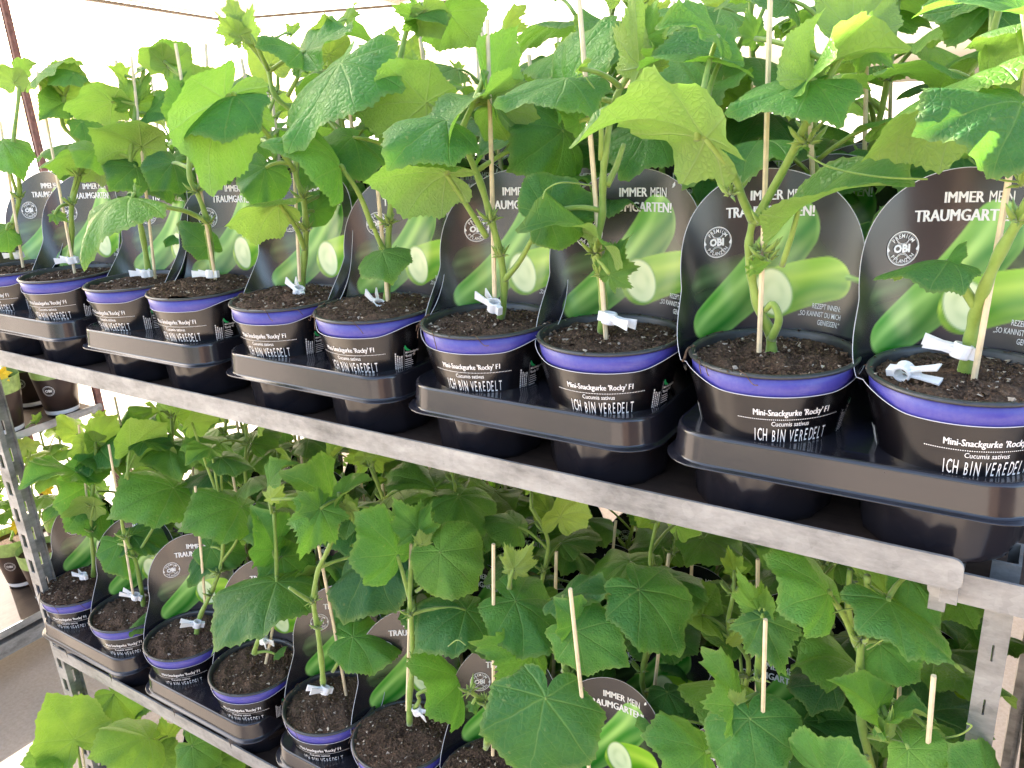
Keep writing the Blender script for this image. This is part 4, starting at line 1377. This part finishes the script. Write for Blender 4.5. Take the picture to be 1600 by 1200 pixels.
# ================================================================== lower shelf
BLT = ZL - 0.0178
BL = BLT + 0.0215
YL = 0.597
LX = [-1.31, -1.165, -1.023, -0.872, -0.722, -0.598, -0.462, -0.334, -0.195, -0.067]
for x, lb in zip([-1.2375, -0.9475, -0.660, -0.398, -0.131],
                 ['black tray at the left end of the lower shelf', 'black tray second from the left on the lower shelf', 'black tray third from the left on the lower shelf, cut by the photo edge',
                  'black tray on the lower shelf fourth from the left, below the view', 'black tray at the right end of the lower shelf, below the view']):
    tray(x, 0.535, BLT, lb, 'trays on the lower shelf', 0.0)
G2 = 'front row of potted cucumber plants on the lower shelf'
D = []
D.append(dict(label='leftmost plant of the lower front row beside the slotted post',
    stem=[(146, 905, .597), (146, 870, .597), (142, 830, .595), (143, 790, .59), (148, 740, .59), (150, 700, .59)], stake=[(148, 895, .60), (123, 664, .60)], clip=((130, 900, .59), 0.0),
    leaves=[((118, 738), (28, 768), .57, .55, 42, 55, 4, 0, [(146, 760, .59), (130, 745, .58)]), ((124, 736), (172, 742), .575, .59, 60, 45, 2, 0, None),
            ((150, 692), (184, 646), .60, .60, 160, 55, 0, .5, None), ((155, 700), (288, 682), .60, .60, 72, 35, 4, 0, None), ((150, 692), (105, 715), .60, .58, 150, 1.0, 0, .5, None),
            ((147, 790), (95, 808), .58, .57, 172, 42, 0, .35, [(140, 830, .595)]), ((135, 760), (165, 850), .61, .60, 30, 50, 5, 0, None)]))
D.append(dict(label='lower front-row plant second from the left with a loose leaf on its soil',
    stem=[(225, 950, .597), (220, 915, .597), (210, 870, .595), (196, 840, .59), (190, 800, .59), (200, 750, .60)], stake=[(208, 930, .59), (170, 695, .60)], clip=((212, 932, .59), 0.5, .4),
    leaves=[((271, 762), (166, 813), .58, .56, 0, 112, 0, .05, [(212, 870, .595), (245, 815, .59)]),
            ((185, 850), (205, 905), .61, .60, 20, 60, 1, 0, None), ((205, 835), (270, 880), .63, .60, 30, 60, 4, 0, None),
            ((205, 700), (262, 660), .62, .60, 140, 1.2, 0, .3, None), ((225, 690), (282, 720), .62, .6, 60, 1.0, 4, 0, None)]))
D.append(dict(label='lower front-row plant third from the left, its label seal clear above the rim',
    stem=[(306, 997, .597), (312, 965, .597), (328, 930, .595), (342, 895, .59), (348, 860, .59), (350, 800, .60)], stake=[(321, 948, .60), (305, 760, .60)], clip=((308, 975, .59), 1.0, .4),
    leaves=[((377, 791), (277, 832), .575, .56, 0, 105, 0, .05, [(345, 880, .59), (372, 840, .58)]),
            ((330, 855), (388, 868), .60, .60, 0, 1.1, 7, 0, None), ((330, 700), (290, 730), .61, .6, 40, 1.1, 4, .1, None), ((345, 715), (400, 735), .61, .60, 50, 1.0, 1, .1, None),
            ((300, 660), (355, 640), .63, .62, 120, 1.2, 0, .4, None)]))
D.append(dict(label='lower front-row plant fourth from the left under a large bluish tilted leaf',
    stem=[(397, 1022, .597), (402, 1005, .597), (418, 975, .595), (430, 930, .585), (432, 880, .59), (428, 800, .60)], stake=[(415, 1037, .592), (431, 955, .60)], clip=((412, 1000, .595), 2.8, .2),
    leaves=[((432, 909), (330, 1026), .575, .535, 0, 110, 0, .05, None),
            ((428, 860), (390, 790), .61, .62, 15, 80, 4, 0, None), ((440, 870), (500, 930), .62, .62, 20, 1.0, 1, 0, None),
            ((420, 760), (470, 720), .62, .61, 50, 1.2, 4, .1, None), ((430, 1022), (450, 1010), .58, .57, 60, .6, 5, .1, None)]))
D.append(dict(label='lower front-row plant fifth from the left, stake leaning away from its thick stem',
    stem=[(505, 1070, .597), (503, 1040, .597), (496, 980, .594), (490, 940, .59), (496, 895, .585), (512, 860, .58), (528, 820, .58), (530, 770, .58)], stake=[(541, 1086, .60), (498, 853, .595)], clip=((508, 1078, .59), 1.2, .5),
    branches=[[(490, 942, .59), (470, 930, .58), (452, 918, .575)]],
    leaves=[((502, 795), (468, 877), .565, .545, 0, 100, 8, .1, [(520, 840, .58)]), ((500, 795), (462, 766), .565, .565, 10, 60, 8, .15, None),
            ((532, 775), (582, 750), .58, .58, 70, 1.2, 2, .4, None), ((548, 800), (540, 768), .575, .575, 170, 1.0, 9, .9, None), ((540, 790), (560, 822), .575, .57, 150, 1.0, 8, .7, None),
            ((520, 780), (430, 745), .62, .62, 30, 1.2, 4, .1, None),
            ((424, 780), (445, 755), .6, .6, 160, 1.2, 9, .9, None),
            ((590, 868), (537, 978), .585, .56, 0, 120, 7, 0, None), ((551, 995), (630, 1018), .58, .575, 0, 85, 7, 0, [(520, 1050, .595), (537, 1020, .59)])]))
D.append(dict(label='lower front-row plant sixth from the left under a bright round leaf',
    stem=[(640, 1132, .597), (640, 1090, .597), (645, 1030, .594), (642, 960, .59), (640, 920, .585), (645, 870, .585), (655, 830, .585)], stake=[(636, 1110, .60), (642, 850, .60)], clip=((652, 1110, .592), 2.9, .2),
    branches=[[(640, 935, .588), (632, 905, .584), (621, 868, .58)], [(645, 1110, .596), (655, 1095, .59), (652, 1085, .588)]],
    leaves=[((620, 866), (552, 800), .58, .585, 0, 105, 7, 0, None),
            ((688, 862), (748, 922), .565, .55, 0, 125, 7, .25, [(650, 925, .585), (680, 900, .575)]),
            ((728, 953), (645, 1022), .575, .56, 0, 105, 0, 0, None),
            ((717, 1066), (632, 1038), .575, .555, 8, 82, 7, 0, None),
            ((652, 828), (612, 775), .585, .59, 0, 1.1, 8, .15, None), ((652, 832), (676, 782), .585, .59, 10, 1.1, 8, .15, None),
            ((660, 850), (655, 825), .575, .57, 160, 1.2, 9, .9, None)]))
D.append(dict(label='lower front-row plant seventh from the left, its heaped soil at the photo edge',
    stem=[(760, 1165, .600), (765, 1120, .598), (755, 1098, .59), (735, 1080, .58)], stake=[(770, 1180, .60), (771, 850, .585)], clip=None,
    branches=[[(758, 1170, .6), (800, 1100, .6), (815, 1050, .6), (820, 980, .6), (800, 930, .605), (795, 880, .605)]],
    leaves=[((836, 1018), (730, 1003), .575, .56, 0, 115, 8, .15, [(815, 1050, .60)]),
            ((805, 939), (888, 1012), .59, .575, 0, 115, 7, .03, [(815, 990, .6)]), ((803, 890), (835, 845), .60, .60, 168, 1.1, 9, 1.0, [(795, 920, .6)]), ((803, 890), (787, 846), .60, .60, 168, .8, 9, 1.0, None),
            ((738, 1100), (745, 1118), .58, .575, 0, 1.2, 8, .1, None), ((850, 1012), (842, 978), .575, .58, 165, .8, 9, 1.0, None)],
    tendrils=[[(845, 1040, .58), (835, 1045, .575), (825, 1030, .57)], [(700, 1010, .58), (715, 1000, .575), (728, 1008, .57)]]))
D.append(dict(label='lower front-row plant eighth from the left with one huge leaf at the bottom edge',
    stem=[(880, 1330, .60), (895, 1200, .595), (885, 1060, .59), (880, 1020, .59), (900, 990, .59)], stake=[(930, 1300, .58), (891, 920, .545)], clip=None,
    leaves=[((852, 1091), (822, 1225), .55, .52, 0, 195, 0, .03, [(880, 1120, .58), (868, 1100, .565)]),
            ((902, 985), (985, 1042), .575, .56, 0, 120, 11, .03, [(880, 1050, .59)]), ((900, 975), (862, 935), .58, .585, 10, 1.3, 4, .03, None),
            ((880, 930), (985, 960), .62, .60, 50, .8, 4, 0, None), ((999, 921), (1062, 1028), .60, .58, 0, 125, 0, .02, None)]))
D.append(dict(label='lower front-row plant second from the right with a heart-shaped leaf before its stake',
    stem=[(1180, 1330, .60), (1200, 1200, .597), (1185, 1060, .59), (1190, 1000, .59), (1190, 950, .59)], stake=[(1185, 1300, .58), (1196, 968, .55)], clip=None,
    leaves=[((1191, 966), (1230, 1058), .58, .565, 0, 115, 8, .08, None), ((1185, 955), (1150, 885), .585, .585, 0, .7, 8, .3, None), ((1195, 955), (1198, 915), .585, .58, 20, .9, 9, .4, None),
            ((1171, 1123), (1185, 1235), .555, .53, 0, 165, 7, .06, [(1195, 1150, .58)]), ((1155, 1105), (1095, 1010), .57, .575, 0, 75, 8, .2, None), ((1150, 1100), (1140, 1075), .565, .56, 170, 1.3, 9, .9, None),
            ((1102, 1176), (1000, 1150), .56, .545, 0, 110, 7, .06, None)]))
D.append(dict(label='rightmost lower front-row plant, tall light green stems rising to the rail end',
    stem=[(1400, 1330, .60), (1350, 1150, .61), (1344, 1060, .61), (1346, 1000, .605), (1356, 960, .60), (1355, 900, .59)], stake=[(1440, 1250, .57), (1459, 1056, .55)], clip=None,
    branches=[[(1338, 1008, .605), (1320, 965, .60), (1296, 930, .59)], [(1352, 955, .6), (1370, 950, .59), (1386, 942, .585)], [(1330, 985, .605), (1325, 940, .6), (1328, 890, .6)]],
    leaves=[((1294, 928), (1190, 868), .585, .575, 10, 110, 7, 0, None), ((1388, 940), (1508, 1052), .58, .56, 8, 75, 11, .05, None),
            ((1420, 900), (1470, 985), .60, .59, 30, .8, 5, 0, None), ((1375, 1005), (1440, 1065), .615, .61, 0, 1.1, 7, 0, None),
            ((1372, 1115), (1290, 1062), .575, .565, 40, .95, 2, .15, None), ((1385, 1120), (1475, 1135), .575, .565, 55, 1.1, 4, .05, None),
            ((1385, 1150), (1395, 1100), .56, .56, 165, .6, 9, .9, None), ((1420, 1170), (1480, 1235), .555, .545, 0, 1.3, 0, .35, None), ((1300, 1220), (1330, 1150), .56, .56, 0, 1.4, 7, .06, None),
            ((1540, 1230), (1480, 1160), .56, .56, 20, 1.2, 7, .05, None), ((1450, 1140), (1480, 1155), .57, .57, 150, 1.0, 8, .7, None)],
    tendrils=[[(1355, 950, .595), (1310, 955, .585), (1280, 975, .58), (1262, 990, .578)], [(1355, 1015, .6), (1390, 995, .59), (1425, 992, .585)], [(1465, 1155, .57), (1500, 1148, .565), (1518, 1135, .56), (1510, 1130, .56)]]))
for i, h in enumerate(D):
    st = h['stem']
    hero(None, (LX[i], YL, BL), h['label'], G2, st, h['stake'], h['clip'], h['leaves'], [(st[3][0], st[3][1], st[3][2] - .004), (st[2][0] + 3, st[2][1], st[2][2] - .003)], h.get('tendrils', ()), h.get('branches', ()), seed=i + 31, turn=(24, 28, 28, 16, 16, 20, 10, 4, -4, 6)[i])
for r in (1, 2, 3):
    for i in range(10):
        x = LX[i] + 0.004 * math.sin(i * 2 + r)
        lb = 'cucumber plant in the %s of the lower shelf, %s from the left' % (rowname[r], ORD[i])
        generic_plant((x, YL + 0.129 * r, BL), (i * 5 + r * 3 + 1) % 11, lb, 'cucumber plants in the back rows of the lower shelf', r * 20 + i + 100, hs=1.02 if r == 1 else 0.90)
# fallen leaf on the soil of the second lower pot
fp = onZ((208, 978), BL + 0.0975); ft = onZ((246, 952), BL + 0.101)
fl = bpy.data.objects.new('fallen_leaf', LV_[5][0]); link(fl)
fl.matrix_basis = leaf_matrix(fp, ft, Vector((0, -0.2, 1)), 5, 0.6); fl['age'] = 0.3
tag(fl, 'small pale leaf fallen on the soil of the second lower pot', 'leaf')

# ================================================================== bottom shelf
BBT = ZB - 0.0178
BB = BBT + 0.0215
for i in range(10):
    x = -1.31 + 0.135 * i
    if i % 2 == 0:
        tray(x + 0.067, 0.535, BBT, 'black tray on the bottom shelf, %s from the left' % ORD[i // 2], 'trays on the bottom shelf')
    for r in ((0, 1, 2) if i < 5 else (0,)):
        if r == 0 and i < 3: continue
        rn = ['front row', 'second row', 'third row'][r]
        generic_plant((x, YL + 0.129 * r, BB), (i * 2 + r * 4 + 2) % 9, 'cucumber plant in the %s of the bottom shelf, %s from the left' % (rn, ORD[i]), 'cucumber plants on the bottom shelf', i + 200 + r * 30)

# ================================================================== neighbours
trolley((0.036, YF + 0.026, 0), 0, 'neighbouring steel trolley at the right edge, its rail running on from the front one', 'x' and [
    (ZU - 0.024, -0.078, 1.30), (CAMZ - 0.66, 0.02, 1.30), (ZB, 0.02, 1.30)], M['metal'], L=1.33, H=ZU - 0.05)
for k, (x, y) in enumerate(((0.17, 0.60), (0.17, 0.85), (0.45, 0.60))):
    tray(x, y, CAMZ - 0.6777, ['black tray on the neighbouring trolley at the right edge', 'second black tray on the neighbouring trolley, behind the first', 'black tray further right on the neighbouring trolley'][k], 'trays on the neighbouring trolley')
def small_pot(x, y, z, label):
    t = empty('potted_flower', (x, y, z), label, 'potted flower', 'flower pots on the neighbouring trolley')
    q = MB(); q.lathe([(0, 0), (0.034, 0.0), (0.043, 0.075), (0.046, 0.076), (0.046, 0.082), (0.042, 0.082), (0.04, 0.07), (0, 0.07)], 32); obj('pot', q.mesh('pot', M['pot'], True), t)
    rnd = random.Random(int(x * 1000))
    for k in range(9):
        a = rnd.uniform(0, 6.28); r = rnd.uniform(0.01, 0.05); b = Vector((0, 0, 0.075)); tp = Vector((r * math.cos(a), r * math.sin(a), rnd.uniform(0.10, 0.16)))
        q = MB(); q.tube(bez(b, (b + tp) / 2 + Vector((0, 0, 0.02)), tp, 5), 0.0012, 5)
        for j in range(5):
            c = 2 * PI * j / 5; d = Vector((math.cos(c), math.sin(c), 0.3)); e = Vector((-math.sin(c), math.cos(c), 0)) * 0.004
            q.add([tp, tp + d * 0.006 + e, tp + d * 0.012, tp + d * 0.006 - e], [(0, 1, 2, 3)])
        obj('flower', q.mesh('flower', M['purple'] if k % 2 else M['stem'], False), t)
for k, (x, y) in enumerate(((0.10, 0.62), (0.20, 0.66), (0.11, 0.74), (0.22, 0.80))):
    small_pot(x, y, CAMZ - 0.61, 'purple potted flowers on the neighbouring trolley, %s pot of four' % ['front left', 'front right', 'rear left', 'rear right'][k])

BX, BYO = -2.47, 1.34 - 1.352
trolley((BX, BYO, 0), PI / 2, 'second plant trolley with reddish brown posts standing at the far left', [
    (0.755, 0.01, 1.342), (0.185, 0.01, 1.342)], M['rust'], L=1.352, H=2.35)
def squash(x, y, z, k, label, group, fol):
    t = empty('potted_squash', (x, y, z), label, 'potted squash', group); t.scale = (1.3, 1.3, 1.3)
    q = MB(); q.lathe([(0, 0), (0.036, 0.0), (0.050, 0.098)], 40); s_ = obj('sleeve', q.mesh('sleeve', M['brownprint'], True), t)
    q = MB(); q.lathe([(0.0502, 0.098), (0.0535, 0.135)], 40); obj('printed_band', q.mesh('printed_band', M['palegreen'], True), t)
    q = MB(); q.lathe([(0, 0.118), (0.0515, 0.118)], 24); obj('soil', q.mesh('soil', M['soil'], True), t)
    def sp(a, zz, off): 
        r = 0.036 + (0.050 - 0.036) * zz / 0.098 + off
        return Vector((r * math.cos(a / 0.045), r * math.sin(a / 0.045), zz))
    q = MB()
    for p in [ring2(0, 0.070, 0.0118, 0.0126, 32), ring2(0, 0.070, 0.0098, 0.0102, 32), text_polys('OBI', 0.0090, 0, 0.067, 0.0003, 1.0, 'CENTER')]:
        q.add([sp(a, zz, 0.0007) for a, zz in p[0]], p[1])
    o = obj('seal', q.mesh('seal', M['white_ink']), s_); o.rotation_euler = (0, 0, -0.9)
    q = MB(); q.lathe([(0.0372, 0.006), (0.0386, 0.016)], 32); obj('white_strip', q.mesh('white_strip', M['white_ink'], True), s_)
    stem, L, buds = FOL[fol]
    rz = Matrix.Translation((0, 0, 0.03)) @ Matrix.Rotation(k * 1.3, 4, 'Z')
    o = obj('stem', stem, t); o.matrix_basis = rz
    for (var, M_, age, sm) in L:
        o = bpy.data.objects.new('leaf', LV_[var][0]); link(o, t); o.matrix_basis = rz @ M_; o['age'] = min(1.0, age + 0.35)
        s2 = bpy.data.objects.new('leaf_stalk', sm); link(s2, o); s2.matrix_parent_inverse = (rz @ M_).inverted(); s2.matrix_basis = rz
    for j in range(2):
        c = Vector((0.045 * math.cos(k + j * 2.2 - 1.0), 0.045 * math.sin(k + j * 2.2 - 1.0), 0.145 + 0.05 * j)); q = MB()
        for i in range(6):
            a = i * PI / 3; d = Vector((0.35, math.cos(a), math.sin(a))); e = Vector((0, -math.sin(a), math.cos(a))) * 0.0075
            q.add([c, c + d * 0.010 + e, c + d * 0.021 + Vector((0.003, 0, 0)), c + d * 0.010 - e], [(0, 1, 2, 3)])
        obj('flower', q.mesh('flower', M['yellow'], False), t)
n_ = 0
for z, nm in ((0.738, 'upper'), (0.168, 'lower')):
    for j in range(2):
        for i in range(7):
            (i < 2 or nm == 'upper') and squash(BX - 0.085 - 0.17 * j, 1.25 - 0.175 * i, z, n_, 'yellow-flowering plant, far left trolley, %s shelf, %s from its right end, %s row' % (nm, ORD[i], ['front', 'rear'][j]),
                   'flowering plants on the far left trolley', (n_ * 2) % 9); n_ += 1

# unseen shed, added behind the camera as a dark shape for pot reflections
def shed(x0, y0, x1, y1, h, label):
    t = empty('added_shed', ((x0 + x1) / 2, (y0 + y1) / 2, 0), label, 'shed', 'sheds added for reflections')
    cx, cy = (x0 + x1) / 2, (y0 + y1) / 2
    n = int((x1 - x0) / 0.16); w = (x1 - x0) / n
    for i in range(n):
        q = MB(); q.box((x0 - cx + i * w + 0.004, y1 - cy - 0.02, 0.0), (x0 - cx + (i + 1) * w - 0.004, y1 - cy, h)); obj('plank', q.mesh('plank', M['shed'], False), t)
    q = MB(); q.box((x0 - cx, y0 - cy, 0), (x1 - cx, y1 - cy - 0.021, h - 0.01)); obj('wall', q.mesh('wall', M['shed'], False), t)
    q = MB(); q.box((x0 - cx - 0.1, y0 - cy - 0.1, h), (x1 - cx + 0.1, y1 - cy + 0.1, h + 0.08)); obj('roof', q.mesh('roof', M['rust'], False), t)
M['shed'] = simple('brown_timber', (0.13, 0.085, 0.06), 0.7, 0.3, 12, bmp=0.2)
shed(1.75, -5.2, 6.0, -2.2, 2.45, 'unseen brown timber shed added behind the camera for dark reflections')

BH = [  # raised ages put a backlit yellow-green into the colour of these leaves
 dict(label='leftmost plant of the bottom shelf, bright leaves against the slotted post', stem=[(140, 1330, .597), (130, 1230, .59), (120, 1160, .58)],
      leaves=[((116, 1156), (72, 1083), .57, .56, 0, 95, 6, .55, None), ((100, 1185), (30, 1195), .565, .555, 0, 80, 7, .45, None), ((178, 1084), (222, 1128), .62, .61, 0, 75, 4, .35, [(150, 1150, .61)])]),
 dict(label='second plant of the bottom shelf, its broad backlit leaf at the photo corner', stem=[(240, 1330, .597), (238, 1240, .59), (236, 1170, .585)],
      leaves=[((232, 1154), (136, 1186), .57, .55, 0, 115, 7, .6, None), ((262, 1150), (252, 1118), .60, .60, 0, 40, 8, .8, None), ((240, 1190), (300, 1180), .59, .58, 0, 70, 0, .4, None)]),
 dict(label='third plant of the bottom shelf, half hidden under the lower front rail', stem=[(330, 1400, .597), (325, 1300, .59), (320, 1210, .585)],
      leaves=[((300, 1165), (345, 1195), .59, .58, 0, 70, 0, .3, None), ((318, 1205), (280, 1160), .6, .6, 0, 60, 1, .35, None), ((340, 1190), (385, 1215), .6, .6, 0, 60, 7, .3, None)])]
for i, h in enumerate(BH):
    hero(None, (-1.31 + 0.135 * i, YL, BB), h['label'], 'cucumber plants on the bottom shelf', h['stem'], [(h['stem'][0][0] + 10, h['stem'][0][1], .6), (h['stem'][2][0] + 4, h['stem'][2][1] - 20, .6)], None, h['leaves'], [h['stem'][1]], seed=i + 61)

# unseen trolley rows added behind the camera for dark bands in pot reflections
SHN = {1.20: 'top', 0.62: 'middle', 0.20: 'bottom'}
for k, x0 in enumerate((-0.75, -2.45)):
    trolley((x0, -2.15, 0), PI, 'unseen steel trolley of seedlings added behind the camera for reflections, %s one' % ['nearer', 'farther'][k], [(1.20, 0.02, 1.35), (0.62, 0.02, 1.35), (0.20, 0.02, 1.35)], M['metal'], L=1.37, H=1.9)
    for z in (1.20, 0.62, 0.20):
        for j in range(5):
            tray(x0 - 0.17 - 0.255 * j, -2.19, z - 0.0178, 'unseen black tray added for reflections, %s trolley, %s shelf, %s from its left' % (['nearer', 'farther'][k], SHN[z], ORD[j]), 'trays added for reflections', PI)
            generic_plant((x0 - 0.17 - 0.255 * j, -2.27, z + 0.02), (j * 2 + k) % 9, 'unseen seedling added for reflections, %s trolley, %s shelf, %s from its left' % (['nearer', 'farther'][k], SHN[z], ORD[j]), 'seedlings added for reflections', 400 + j + int(z * 50) + k * 10, potparts=False, name='added_seedling')
